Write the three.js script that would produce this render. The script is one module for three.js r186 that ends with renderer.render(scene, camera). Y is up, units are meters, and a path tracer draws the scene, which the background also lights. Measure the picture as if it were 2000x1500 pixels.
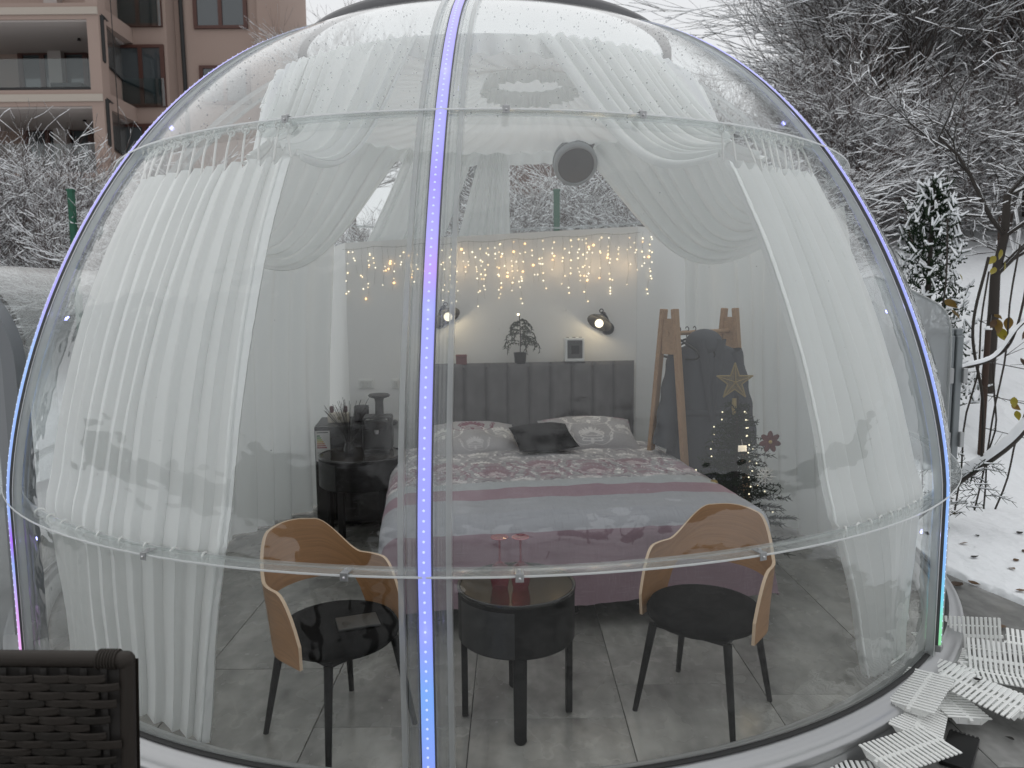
import * as THREE from 'three';
import { RoundedBoxGeometry } from 'three/addons/geometries/RoundedBoxGeometry.js';
import { mergeGeometries } from 'three/addons/utils/BufferGeometryUtils.js';
import { ImprovedNoise } from 'three/addons/math/ImprovedNoise.js';

// ---------- camera, sky, sun, exposure ----------
const scene = new THREE.Scene();
const camera = new THREE.PerspectiveCamera(55.24, 4 / 3, 0.05, 400);
camera.rotation.order = 'YXZ';
camera.position.set(0, 1.6, 0);
camera.rotation.set(-0.1072, 0, -0.0084);
camera.focus = 3.0; camera.userData.fStop = 4.5;
scene.add(camera);
const renderer = new THREE.WebGLRenderer({ antialias: true });
renderer.toneMapping = THREE.LinearToneMapping;
renderer.toneMappingExposure = 1.0;
renderer.shadowMap.enabled = true;
const rad = (d) => (d * Math.PI) / 180;
const noise3 = new ImprovedNoise();
const fbm = (x, y, z, o = 4) => { let a = 0.5, s = 0; for (let i = 0; i < o; i++) { s += a * noise3.noise(x, y, z); x *= 2.03; y *= 2.03; z *= 2.03; a *= 0.5; } return s; };
function rng(seed) { let s = seed >>> 0; return () => { s = (s + 0x6d2b79f5) >>> 0; let t = s; t = Math.imul(t ^ (t >>> 15), t | 1); t ^= t + Math.imul(t ^ (t >>> 7), t | 61); return ((t ^ (t >>> 14)) >>> 0) / 4294967296; }; }
{ // even overcast sky
  const w = 256, h = 128, d = new Float32Array(w * h * 4);
  for (let j = 0; j < h; j++) for (let i = 0; i < w; i++) {
    const el = ((j + 0.5) / h - 0.5) * Math.PI, az = (i / w) * Math.PI * 2;
    const n = fbm(Math.cos(az) * 1.6, Math.sin(el) * 3, Math.sin(az) * 1.6, 4);
    const L = el > 0 ? 0.80 + 0.1 * Math.sin(el) + 0.07 * n : 0.5;
    d.set([L * 0.985, L, L * 1.025, 1], (j * w + i) * 4);
  }
  const sky = new THREE.DataTexture(d, w, h, THREE.RGBAFormat, THREE.FloatType);
  sky.mapping = THREE.EquirectangularReflectionMapping; sky.magFilter = THREE.LinearFilter; sky.needsUpdate = true;
  scene.background = sky; scene.environment = sky;
}
const sun = new THREE.DirectionalLight(new THREE.Color(1, 0.97, 0.93), 0.6);
sun.position.set(-4, 14, -11); sun.target.position.set(0, 0, -5);
sun.castShadow = true; sun.shadow.radius = 200; sun.shadow.mapSize.set(2048, 2048);
Object.assign(sun.shadow.camera, { left: -14, right: 14, top: 14, bottom: -14, near: 0.5, far: 60 });
scene.add(sun, sun.target);

// ---------- helpers ----------
const V = (x, y, z) => new THREE.Vector3(x, y, z);
const lerp = THREE.MathUtils.lerp, smooth = (a, b, x) => THREE.MathUtils.smoothstep(x, a, b), clamp = THREE.MathUtils.clamp;
const used = new Map();
function numbered(name) { const k = used.get(name) ?? 0; used.set(name, k + 1); return k ? `${name}_${String(k).padStart(3, '0')}` : name; }
function mesh(name, geo, mat, parent) {
  const m = new THREE.Mesh(Array.isArray(geo) ? merge(geo) : geo, mat);
  m.castShadow = m.receiveShadow = true;
  m.name = parent ? name : numbered(name);
  (parent ?? scene).add(m);
  return m;
}
function tag(o, label, category, group) { o.userData.label = label; o.userData.category = category; if (group) o.userData.group = group; return o; }
function thing(name, label, category, p = [0, 0, 0], turn = 0, group) {
  const g = new THREE.Group(); g.name = numbered(name); g.position.set(...p); g.rotation.y = turn; scene.add(g);
  return tag(g, label, category, group);
}
function struct(name, geo, mat) { const m = mesh(name, geo, mat); m.userData.kind = 'structure'; return m; }
function stuff(m) { m.userData.kind = 'stuff'; return m; }
function dup(o, label, p, turn, scale) {
  const c = o.clone(); c.name = numbered(o.name.replace(/_\d{3}$/, '')); c.userData = { ...o.userData, label };
  if (p) c.position.set(...p); if (turn !== undefined) c.rotation.y = turn; if (scale) c.scale.setScalar(scale);
  scene.add(c); return c;
}
function merge(list) {
  list = list.map((g) => { const q = g.index ? g.toNonIndexed() : g; for (const k of Object.keys(q.attributes)) if (!['position', 'normal', 'uv'].includes(k)) q.deleteAttribute(k); if (!q.attributes.uv) q.setAttribute('uv', new THREE.BufferAttribute(new Float32Array(q.attributes.position.count * 2), 2)); if (!q.attributes.normal) q.computeVertexNormals(); return q; });
  return mergeGeometries(list);
}
function grid(nu, nv, f, uvf) { // f(u, v) -> Vector3
  const p = [], t = [], ix = [];
  for (let j = 0; j <= nv; j++) for (let i = 0; i <= nu; i++) { const u = i / nu, v = j / nv, q = f(u, v); p.push(q.x, q.y, q.z); const w = uvf ? uvf(u, v, q) : [u, v]; t.push(w[0], w[1]); }
  for (let j = 0; j < nv; j++) for (let i = 0; i < nu; i++) { const a = j * (nu + 1) + i, b = a + 1, c = a + nu + 1, d = c + 1; ix.push(a, b, d, a, d, c); }
  const g = new THREE.BufferGeometry();
  g.setAttribute('position', new THREE.Float32BufferAttribute(p, 3)); g.setAttribute('uv', new THREE.Float32BufferAttribute(t, 2)); g.setIndex(ix); g.computeVertexNormals();
  return g;
}
function box(w, h, d, x = 0, y = 0, z = 0, r = 0) { const g = r ? new RoundedBoxGeometry(w, h, d, 2, r) : new THREE.BoxGeometry(w, h, d); return g.translate(x, y, z); }
function cyl(r0, r1, h, x = 0, y = 0, z = 0, n = 20) { return new THREE.CylinderGeometry(r1, r0, h, n).translate(x, y, z); } // r0 bottom, r1 top
function rod(a, b, r0, r1 = r0, n = 8) {
  const d = b.clone().sub(a), g = new THREE.CylinderGeometry(r1, r0, d.length(), n);
  g.applyQuaternion(new THREE.Quaternion().setFromUnitVectors(V(0, 1, 0), d.normalize()));
  const m = a.clone().add(b).multiplyScalar(0.5); return g.translate(m.x, m.y, m.z);
}
function bar(a, b, w, t, up = V(0, 1, 0)) { // a board from a to b, w wide across, t thick
  const z = b.clone().sub(a), L = z.length(); z.normalize();
  const x = up.clone().cross(z).normalize(), y = z.clone().cross(x), m = new THREE.Matrix4().makeBasis(x, y, z), c = a.clone().add(b).multiplyScalar(0.5);
  return new RoundedBoxGeometry(w, t, L, 1, Math.min(w, t) * 0.15).applyMatrix4(m).translate(c.x, c.y, c.z);
}
function tube(pts, r, n = 8, seg) { return new THREE.TubeGeometry(new THREE.CatmullRomCurve3(pts), seg ?? pts.length * 4, r, n); }
function lathe(pts, n = 48) { return new THREE.LatheGeometry(pts.map((p) => new THREE.Vector2(p[0], p[1])), n); }
const ORD = ['first', 'second', 'third', 'fourth', 'fifth', 'sixth', 'seventh', 'eighth', 'ninth', 'tenth', 'eleventh', 'twelfth', 'thirteenth', 'fourteenth'];
// ---------- textures and materials ----------
function tex(n, f, srgb = false) { // f(u, v) -> [r, g, b] 0..1 or number, tileable left to f
  const d = new Uint8Array(n * n * 4);
  for (let j = 0; j < n; j++) for (let i = 0; i < n; i++) { let c = f(i / n, j / n); if (typeof c === 'number') c = [c, c, c]; const o = (j * n + i) * 4; for (let k = 0; k < 3; k++) d[o + k] = clamp(c[k], 0, 1) * 255; d[o + 3] = 255; }
  const t = new THREE.DataTexture(d, n, n); t.wrapS = t.wrapT = THREE.RepeatWrapping; t.magFilter = THREE.LinearFilter; t.minFilter = THREE.LinearMipmapLinearFilter; t.generateMipmaps = true;
  if (srgb) t.colorSpace = THREE.SRGBColorSpace; t.needsUpdate = true; return t;
}
const tau = Math.PI * 2;
const tn = (u, v, s, z = 0, o = 4) => fbm(Math.cos(u * tau) * s + 7, Math.sin(u * tau) * s + z, Math.cos(v * tau) * s, o) + fbm(Math.sin(v * tau) * s + 3, Math.cos(u * tau) * s + z, Math.sin(u * tau) * s + 11, o); // tiles
function canvasTex(w, h, draw) { const c = document.createElement('canvas'); c.width = w; c.height = h; draw(c.getContext('2d'), w, h); const t = new THREE.CanvasTexture(c); t.colorSpace = THREE.SRGBColorSpace; t.wrapS = t.wrapT = THREE.RepeatWrapping; return t; }
function M(color, roughness = 0.7, o = {}) { const c = Array.isArray(color) ? color : [color, color, color]; const m = new THREE.MeshPhysicalMaterial({ roughness, side: THREE.DoubleSide, ...o }); m.color.setRGB(...c); return m; }
const T = {};
T.stone = tex(512, (u, v) => { const n = tn(u, v, 1.1, 0, 6), f = tn(u, v, 5, 4, 4), w = tn(u, v, 0.8, 9, 4); const vein = Math.max(0, 1 - Math.abs(w + 0.12 * f) * 30) * clamp(n * 2 + 0.25, 0, 1); return 0.73 + 0.42 * n + 0.24 * f + 0.45 * vein; });
T.stoneR = tex(256, (u, v) => 0.5 + 0.3 * tn(u, v, 2, 5, 4));
T.plaster = tex(256, (u, v) => 0.5 + 0.35 * tn(u, v, 6, 2, 4));
T.cloth = tex(256, (u, v) => 0.5 + 0.25 * Math.sin(u * tau * 64) * Math.sin(v * tau * 64) + 0.3 * tn(u, v, 3, 1, 3));
T.blotch = tex(256, (u, v) => 0.85 + 0.3 * tn(u, v, 1.5, 3, 5));
T.fine = tex(256, (u, v) => 0.8 + 0.35 * tn(u, v, 9, 3, 3));
T.wood = tex(512, (u, v) => { const s = fbm(u * 3, v * 46, 1, 3), k = fbm(u * 5, v * 130, 5, 2), w = fbm(u * 1.5, v * 6, 8, 2); const g = 0.86 + 0.3 * s + 0.26 * k + 0.2 * w; return [g, g * 0.985, g * 0.96]; });
T.wave = tex(256, (u, v) => 0.5 + 0.5 * tn(u, v, 1.2, 12, 3));
T.snow = tex(512, (u, v) => 0.5 + 0.4 * tn(u, v, 2.5, 1, 5));
const rep = (t, x, y = x) => { const c = t.clone(); c.repeat.set(x, y); c.needsUpdate = true; return c; };
const mat = {
  glass: M([0.97, 0.985, 0.98], 0.03, { transmission: 1, thickness: 0, ior: 1.68, bumpMap: T.wave, bumpScale: 0.009 }),
  glassMisty: M([0.96, 0.98, 0.98], 0.14, { transmission: 1, thickness: 0, ior: 1.75 }),
  glassCap: M([0.9, 0.92, 0.92], 0.35, { transmission: 1, thickness: 0, ior: 1.6 }),
  rib: M([0.86, 0.88, 0.88], 0.3, { transmission: 0.86, thickness: 0, ior: 1.7 }), ribCover: M([0.84, 0.86, 0.86], 0.25, { transmission: 0.9, thickness: 0, ior: 1.8, bumpMap: rep(T.wave, 2, 1), bumpScale: 0.004 }), flange: M([0.92, 0.94, 0.94], 0.12, { transmission: 0.96, thickness: 0, ior: 1.6 }), pod: M([0.72, 0.74, 0.75], 0.45, { transmission: 0.8, thickness: 0, ior: 1.6 }),
  ribEdge: M([0.6, 0.62, 0.62], 0.4, { transmission: 0.6, thickness: 0 }),
  edgeWhite: M([0.8, 0.82, 0.82], 0.35, { transmission: 0.25, thickness: 0 }),
  alu: M([0.4, 0.405, 0.41], 0.36, { metalness: 0.75 }),
  aluDark: M([0.12, 0.12, 0.125], 0.5, { metalness: 0.3 }),
  steel: M([0.6, 0.6, 0.61], 0.3, { metalness: 0.9 }),
  seal: M([0.55, 0.56, 0.55], 0.6, { transmission: 0.3, map: T.fine }),
  rubber: M(0.015, 0.6),
  tile: M([0.345, 0.335, 0.31], 0.5, { map: T.stone, roughnessMap: T.stoneR, bumpMap: T.stone, bumpScale: 0.0012 }),
  grout: M([0.05, 0.05, 0.048], 0.9),
  paving: M([0.28, 0.28, 0.27], 0.4, { map: T.stone, roughnessMap: T.stoneR, bumpMap: T.stone, bumpScale: 0.0012 }),
  snow: M([0.86, 0.88, 0.9], 0.9, { bumpMap: rep(T.snow, 1), bumpScale: 0.03 }),
  snowLoad: M([0.84, 0.86, 0.88], 0.9),
  sheer: M([0.85, 0.865, 0.855], 0.975, { transmission: 0.36, thickness: 0, bumpMap: T.cloth, bumpScale: 0.0006 }),
  hem: M([0.86, 0.875, 0.865], 0.95, { transmission: 0.12, thickness: 0 }),
  veil: M([0.86, 0.87, 0.865], 0.93, { transmission: 0.5, thickness: 0 }),
  wallPaint: M([0.79, 0.785, 0.77], 0.8, { bumpMap: T.plaster, bumpScale: 0.001 }),
  white: M(0.72, 0.45), whitePlastic: M([0.74, 0.74, 0.72], 0.4), offWhite: M([0.6, 0.6, 0.58], 0.6),
  black: M(0.011, 0.35, { specularIntensity: 0.5 }), blackGloss: M(0.01, 0.12, { clearcoat: 0.3 }), blackFabric: M(0.008, 0.95, { specularIntensity: 0.15, bumpMap: T.cloth, bumpScale: 0.001 }), blackMetal: M(0.01, 0.45, { specularIntensity: 0.4 }),
  velvet: M([0.15, 0.145, 0.145], 0.85, { sheen: 0.6, sheenColor: new THREE.Color(0.3, 0.29, 0.29), sheenRoughness: 0.5, map: T.blotch }),
  veneer: M([0.36, 0.19, 0.085], 0.5, { map: T.wood }), plyEdge: M([0.62, 0.46, 0.32], 0.6), pine: M([0.46, 0.29, 0.17], 0.55, { map: T.wood }),
  robe: M([0.075, 0.08, 0.09], 0.95, { bumpMap: T.cloth, bumpScale: 0.003 }),
  needle: M([0.022, 0.036, 0.02], 0.9, { specularIntensity: 0.3 }), needleDim: M([0.05, 0.065, 0.045], 0.8), bark: M([0.05, 0.042, 0.036], 0.9, { map: T.fine }), barkRed: M([0.085, 0.055, 0.045], 0.9), barkGrey: M([0.07, 0.06, 0.054], 0.9), barkPale: M([0.12, 0.096, 0.085], 0.9),
  pinkGlass: M([0.8, 0.42, 0.48], 0.03, { transmission: 0.93, thickness: 0, ior: 1.5 }),
  tableGlass: M([0.016, 0.012, 0.008], 0.12, { specularIntensity: 0.4 }),
  rattan: M([0.025, 0.02, 0.016], 0.6, { specularIntensity: 0.6, bumpMap: rep(T.wood, 1), bumpScale: 0.001 }), rattanDark: M([0.017, 0.0145, 0.0125], 0.7),
  grate: M([0.82, 0.83, 0.81], 0.45),
  facade: M([0.335, 0.252, 0.215], 0.9), facadeBand: M([0.42, 0.37, 0.32], 0.9), soffit: M([0.42, 0.38, 0.36], 0.9),
  frameBrown: M([0.075, 0.028, 0.02], 0.5), pane: M([0.05, 0.06, 0.065], 0.05, { metalness: 0, clearcoat: 1 }), railGlass: M([0.82, 0.87, 0.87], 0.02, { transmission: 1, thickness: 0, ior: 1.6 }), dark: M(0.02, 0.7),
  greenPost: M([0.01, 0.09, 0.05], 0.5), gold: M([0.34, 0.26, 0.12], 0.45, { metalness: 0.5 }), red: M([0.075, 0.02, 0.024], 0.8), brownWall: M([0.16, 0.07, 0.05], 0.9, { map: T.blotch }),
};
const glow = (c, i, base = [0.8, 0.8, 0.8]) => { const m = M(base, 0.5); m.emissive.setRGB(...c); m.emissiveIntensity = i; return m; };

// ---------- dome profile ----------
const C = V(-0.146, 0, -4.845), RD = 2.645, YJ = 0.776, HD = 2.478;
const prof = (y) => (y < YJ ? RD : RD * Math.pow(1 - Math.pow(Math.min(1, (y - YJ) / HD), 1.571), 1 / 2.63));
const DP = (az, y, off = 0, side = 0) => { const a = rad(az), r = prof(y) + off; return V(C.x + r * Math.sin(a) + side * Math.cos(a), y, C.z + r * Math.cos(a) - side * Math.sin(a)); };
const CP = (az, r, y) => V(C.x + r * Math.sin(rad(az)), y, C.z + r * Math.cos(rad(az)));
const YR = 2.3, YT = 3.08;
/*SPLIT*/
// ---------- ground ----------
const edgeX = (z) => 2.77 + (z + 3.83) * 0.27; // right edge of the terrace
const ground = (x, z) => { const d = Math.max(0, -z - 6.2); let h = -0.03 + ((0.3 + 0.14 * smooth(1.5, 5, x)) * d) / (1 + d * 0.028); if (z > 1) h -= (z - 1) * 0.12 / (1 + z * 0.02); return h + 0.035 * fbm(x * 0.8, 3, z * 0.8, 3) + 0.018 * fbm(x * 4.3, 6, z * 4.3, 3) + 0.5 * fbm(x * 0.06, 1, z * 0.06, 2) * smooth(6, 20, Math.hypot(x, z)) + 0.05 * Math.max(0, x - 3) * smooth(4.5, 7, -z); };
{
  const N = 300, sx = (t) => 2.5 + 1.1 * Math.sinh(4.9 * t), sz = (t) => -3.5 + 1.1 * Math.sinh(4.9 * t);
  const g = grid(N, N, (u, v) => {
    const x = sx(u * 2 - 1), z = sz(v * 2 - 1);
    const s = Math.max(x - edgeX(z) + 0.05 * fbm(x * 3, 2, z * 3, 2), z - 0.35 + 0.08 * fbm(x * 2, 5, 0, 2), -4.6 - x, -8.2 - z);
    return V(x, lerp(-0.2, ground(x, z), smooth(-0.03, 0.03, s)), z);
  }, (u, v, q) => [q.x * 0.6, q.z * 0.6]);
  struct('snow_ground', g, mat.snow);
}
function clipRect(x0, x1, z0, z1, inside) { // polygon of a rectangle clipped by convex half planes [nx, nz, d] (n.p <= d)
  let p = [[x0, z0], [x1, z0], [x1, z1], [x0, z1]];
  for (const [nx, nz, d] of inside) {
    const q = []; for (let i = 0; i < p.length; i++) { const a = p[i], b = p[(i + 1) % p.length], da = nx * a[0] + nz * a[1] - d, db = nx * b[0] + nz * b[1] - d; if (da <= 0) q.push(a); if (da * db < 0) { const t = da / (da - db); q.push([lerp(a[0], b[0], t), lerp(a[1], b[1], t)]); } }
    p = q; if (p.length < 3) return null;
  }
  return p;
}
function slabTile(p, y, h, off) {
  const s = new THREE.Shape(p.map(([x, z]) => new THREE.Vector2(x, -z)));
  const g = new THREE.ExtrudeGeometry(s, { depth: h - 0.0015, bevelEnabled: true, bevelSize: 0.0015, bevelThickness: 0.0015, bevelOffset: -0.0015, bevelSegments: 1 }).rotateX(-Math.PI / 2).translate(0, y - h, 0);
  const uv = g.attributes.uv, q = g.attributes.position; for (let i = 0; i < uv.count; i++) uv.setXY(i, q.getX(i) * 0.55 + off, q.getZ(i) * 0.55 + off * 1.7);
  return g;
}
{ // interior floor: staggered 0.6 x 1.2 tiles clipped to the circle
  const floor = thing('floor', 'grey stone tile floor inside the dome', null); floor.userData = { kind: 'structure' };
  mesh('screed', new THREE.CylinderGeometry(2.7, 2.7, 0.16, 64).translate(C.x, -0.09, C.z), mat.grout, floor);
  const planes = []; for (let k = 0; k < 40; k++) { const a = (k / 40) * tau, n = [Math.sin(a), Math.cos(a)]; planes.push([n[0], n[1], n[0] * C.x + n[1] * C.z + 2.66]); }
  const r = rng(5), stag = { '-3': -3.11, '-2': -3.11, '-1': -2.65, 0: -2.7, 1: -2.95, 2: -2.86 };
  for (let i = -5; i < 6; i++) { const x0 = -0.17 + 0.6 * i, o = stag[i] ?? -2.7 - r() * 0.6; for (let j = -1; j < 5; j++) { const z1 = o - 1.2 * (j - 1), p = clipRect(x0 + 0.0015, x0 + 0.5985, z1 - 1.1985, z1 - 0.0015, planes); if (p) mesh('tile', slabTile(p, r() * 0.0006, 0.012, r() * 9), mat.tile, floor); } }
}
{ // terrace paving outside
  const t = thing('terrace', '', null); t.userData = { kind: 'structure' };
  mesh('mortar_bed', grid(1, 1, (u, v) => V(lerp(-4.65, edgeX(lerp(-8.2, 0.38, v)) + 0.02, u), -0.058, lerp(-8.2, 0.38, v))), mat.grout, t);
  const r = rng(8), k = Math.hypot(1, 0.27), planes = [[1 / k, -0.27 / k, (2.77 + 3.83 * 0.27) / k], [0, 1, 0.36], [-1, 0, 4.6]];
  for (let i = -10; i < 5; i++) for (let j = -5; j < 3; j++) {
    const x0 = 1.72 + 0.6 * i, z0 = -3.65 + 1.2 * j + (i & 1 ? 0.4 : 0); if (Math.max(...[[0, 0], [0.6, 0], [0, 1.2], [0.6, 1.2]].map(([a, b]) => Math.hypot(x0 + a - C.x, z0 + b - C.z))) < 2.68) continue;
    const p = clipRect(x0 + 0.0015, x0 + 0.5985, z0 + 0.0015, z0 + 1.1985, planes); if (p) mesh('paving_tile', slabTile(p, -0.05 + r() * 0.0008, 0.015, r() * 9), mat.paving, t);
  }
}
// ---------- the dome ----------
const RIBS = [-48.5, -2.7, 48, 93, 138, 183, 228, 271];
const dome = thing('bubble_dome', 'large clear transparent bubble dome with pale joints, standing on the paved terrace', 'dome tent');
for (let k = 0; k < 8; k++) {
  const a0 = RIBS[k], a1 = k < 7 ? RIBS[k + 1] : RIBS[0] + 360, uv = (u, v, q) => [lerp(a0, a1, u) / 40, q.y];
  mesh('glass_panel', grid(20, 4, (u, v) => DP(lerp(a0, a1, u), lerp(0.085, YJ - 0.003, v)), uv), mat.glass, dome);
  mesh('glass_panel', grid(20, 18, (u, v) => DP(lerp(a0, a1, u), lerp(YJ + 0.003, YR - 0.003, v)), uv), mat.glass, dome);
  mesh('glass_panel', grid(20, 12, (u, v) => DP(lerp(a0, a1, u), lerp(YR + 0.003, YT + 0.02, v)), uv), mat.glassMisty, dome);
}
const RT = prof(YT);
mesh('base_ring', lathe([[2.58, -0.05], [2.58, 0.012], [2.6, 0.016], [2.6, 0.04], [2.63, 0.045], [2.63, 0.075], [2.634, 0.088], [2.668, 0.088], [2.674, 0.07], [2.69, 0.068], [2.692, 0.058], [2.715, 0.054], [2.732, 0.048], [2.736, 0.04], [2.736, 0.016], [2.729, 0.012], [2.736, 0.008], [2.736, -0.058]], 160).translate(C.x, 0, C.z), mat.alu, dome);
mesh('seal_strip', lathe([[2.665, 0.0885], [2.67, 0.094], [2.655, 0.1], [2.647, 0.094]], 160).translate(C.x, 0, C.z), mat.rubber, dome);
mesh('insulation_strip', lathe([[2.555, 0.014], [2.56, 0.05], [2.6, 0.062], [2.615, 0.062], [2.628, 0.048]], 160).translate(C.x, 0, C.z), mat.seal, dome);
mesh('top_ring', lathe([[RT - 0.035, YT + 0.004], [RT + 0.008, YT - 0.012], [RT + 0.014, YT - 0.006], [RT + 0.014, YT + 0.026], [RT - 0.005, YT + 0.05], [RT - 0.035, YT + 0.052], [RT - 0.035, YT + 0.004]], 120).translate(C.x, 0, C.z), mat.aluDark, dome);
mesh('roof_cap', lathe([...Array(11)].map((_, i) => { const r = (RT - 0.03) * (1 - i / 10); return [Math.max(r, 0.001), YT + 0.05 + 0.2 * (1 - (r / RT) ** 2)]; }), 64).translate(C.x, 0, C.z), mat.glassCap, dome);
for (const [y, up] of [[YJ, 1], [YR, -1]]) { // horizontal joints of the panel tiers
  const r = prof(y);
  mesh('joint_flange', lathe([[r - 0.03, y - 0.003], [r + 0.042, y - 0.003], [r + 0.042, y + 0.003], [r - 0.03, y + 0.003]], 160).translate(C.x, 0, C.z), mat.flange, dome);
  mesh('flange_edge', lathe([[r + 0.0425, y - 0.0034], [r + 0.0445, y - 0.0034], [r + 0.0445, y + 0.0034], [r + 0.0425, y + 0.0034]], 160).translate(C.x, 0, C.z), mat.edgeWhite, dome);
  mesh('flange_foot', lathe([[r - 0.031, y - 0.007], [r - 0.029, y - 0.007], [r - 0.029, y + 0.007], [r - 0.031, y + 0.007]], 160).translate(C.x, 0, C.z), mat.rib, dome);
}
const ys = [...Array(41)].map((_, i) => lerp(0.09, YT, i / 40));
function strip(az, s0, s1, o0, o1, t = 0) { return grid(1, 40, (u, v) => DP(az, ys[Math.round(v * 40)], lerp(o0, o1, u), lerp(s0, s1, u)), (u, v) => [u, v * 3]); }
RIBS.forEach((az, k) => { // meridian joints: two clear upstanding flanges under a hat shaped cover
  for (const s of [-1, 1]) {
    mesh('rib_flange', merge([strip(az, s * 0.082, s * 0.082, 0.002, 0.034), strip(az, s * 0.067, s * 0.067, 0.002, 0.034)]), mat.rib, dome);
    mesh('rib_edge', strip(az, s * 0.066, s * 0.083, 0.0345, 0.0345), mat.ribEdge, dome);
  }
  const wav = (x) => 0.004 + 0.012 * (1 - Math.pow(Math.abs(x), 8)) + 0.0026 * Math.sin(x * 21 + 1) + 0.0012 * Math.sin(x * 47);
  mesh('rib_cover', grid(40, 60, (u, v) => { const x = 2 * u - 1; return DP(az, lerp(0.09, YT, v), wav(x), x * 0.064); }), mat.ribCover, dome);
});
{ // brackets along the joints
  for (const [az, y] of [[-19, YR], [3.6, YR], [17.5, YR], [-24, YJ], [-8, YJ], [3.5, YJ], [21, YJ]]) {
    const b = new THREE.Group(); b.name = 'joint_clip'; const p = DP(az, y, 0.025); b.position.copy(p); b.rotation.y = rad(az); dome.add(b);
    const up = y === YJ ? 1 : -1;
    mesh('clip_plate', merge([box(0.026, 0.003, 0.05, 0, 0.0095, 0, 0.001), box(0.026, 0.026, 0.003, 0, -0.003, 0.0235, 0.001)]), mat.alu, b);
    mesh('bolt', merge([cyl(0.006, 0.006, 0.008, 0, 0.015, 0.004, 6), new THREE.SphereGeometry(0.005, 8, 6).translate(0, -0.004, 0.026)]), mat.steel, b);
  }
}
{ // rain drops on the upper panels
  const r = rng(77), n = 1300, g = new THREE.SphereGeometry(1, 7, 5), drops = new THREE.InstancedMesh(g, M([0.5, 0.52, 0.53], 0.03, { transmission: 1, thickness: 0.004, ior: 1.33 }), n), m = new THREE.Matrix4(), q = new THREE.Quaternion();
  for (let i = 0; i < n; i++) {
    const hi = i < 1250, az = hi ? lerp(-48, 40, r()) : lerp(-48, 48, r()), y = hi ? lerp(2.25, 2.92, Math.pow(r(), 0.8)) : lerp(0.8, 2.3, r()), p = DP(az, y, 0.0015), p2 = DP(az, y + 0.02, 0.0015);
    const nrm = DP(az, y, 0.05).sub(p).normalize(), t = p2.sub(p).normalize(), b = t.clone().cross(nrm).normalize(); nrm.copy(b.clone().cross(t).negate());
    const s = (hi ? 1 : 0.6) * (0.0013 + 0.0022 * Math.pow(r(), 3));
    m.makeBasis(b, t, nrm).scale(V(s, s * (1 + 0.5 * r()), s * 0.55)).setPosition(p); drops.setMatrixAt(i, m);
  }
  drops.name = 'rain_drops'; dome.add(stuff(drops));
}
// ---------- LED strips on three ribs ----------
const LEDC = { L: [[0, [0.95, 0.45, 0.95]], [0.05, [0.75, 0.4, 0.95]], [0.11, [0.3, 0.45, 0.95]], [0.14, [0.4, 0.1, 0.95]], [0.17, [0.3, 0.45, 0.95]], [0.3, [0.3, 0.5, 0.98]], [0.37, [0.35, 0.55, 0.98]], [0.42, [0.42, 0.4, 0.95]], [1, [0.5, 0.48, 0.9]]],
  M: [[0, [0.24, 0.34, 0.95]], [0.08, [0.18, 0.4, 0.95]], [0.13, [0.28, 0.34, 0.95]], [0.3, [0.34, 0.35, 0.95]], [0.42, [0.34, 0.37, 0.95]], [0.455, [0.5, 0.32, 0.95]], [0.49, [0.4, 0.37, 0.95]], [0.55, [0.32, 0.26, 0.92]], [0.6, [0.38, 0.38, 0.95]], [0.74, [0.42, 0.4, 0.95]], [0.9, [0.46, 0.42, 0.95]], [0.93, [0.32, 0.52, 0.98]], [1, [0.54, 0.47, 0.95]]],
  R: [[0, [0.25, 0.75, 0.3]], [0.03, [0.25, 0.8, 0.45]], [0.06, [0.15, 0.7, 0.9]], [0.1, [0.22, 0.5, 0.95]], [0.3, [0.3, 0.42, 0.95]], [0.5, [0.36, 0.38, 0.95]], [1, [0.5, 0.5, 0.92]]] };
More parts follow.
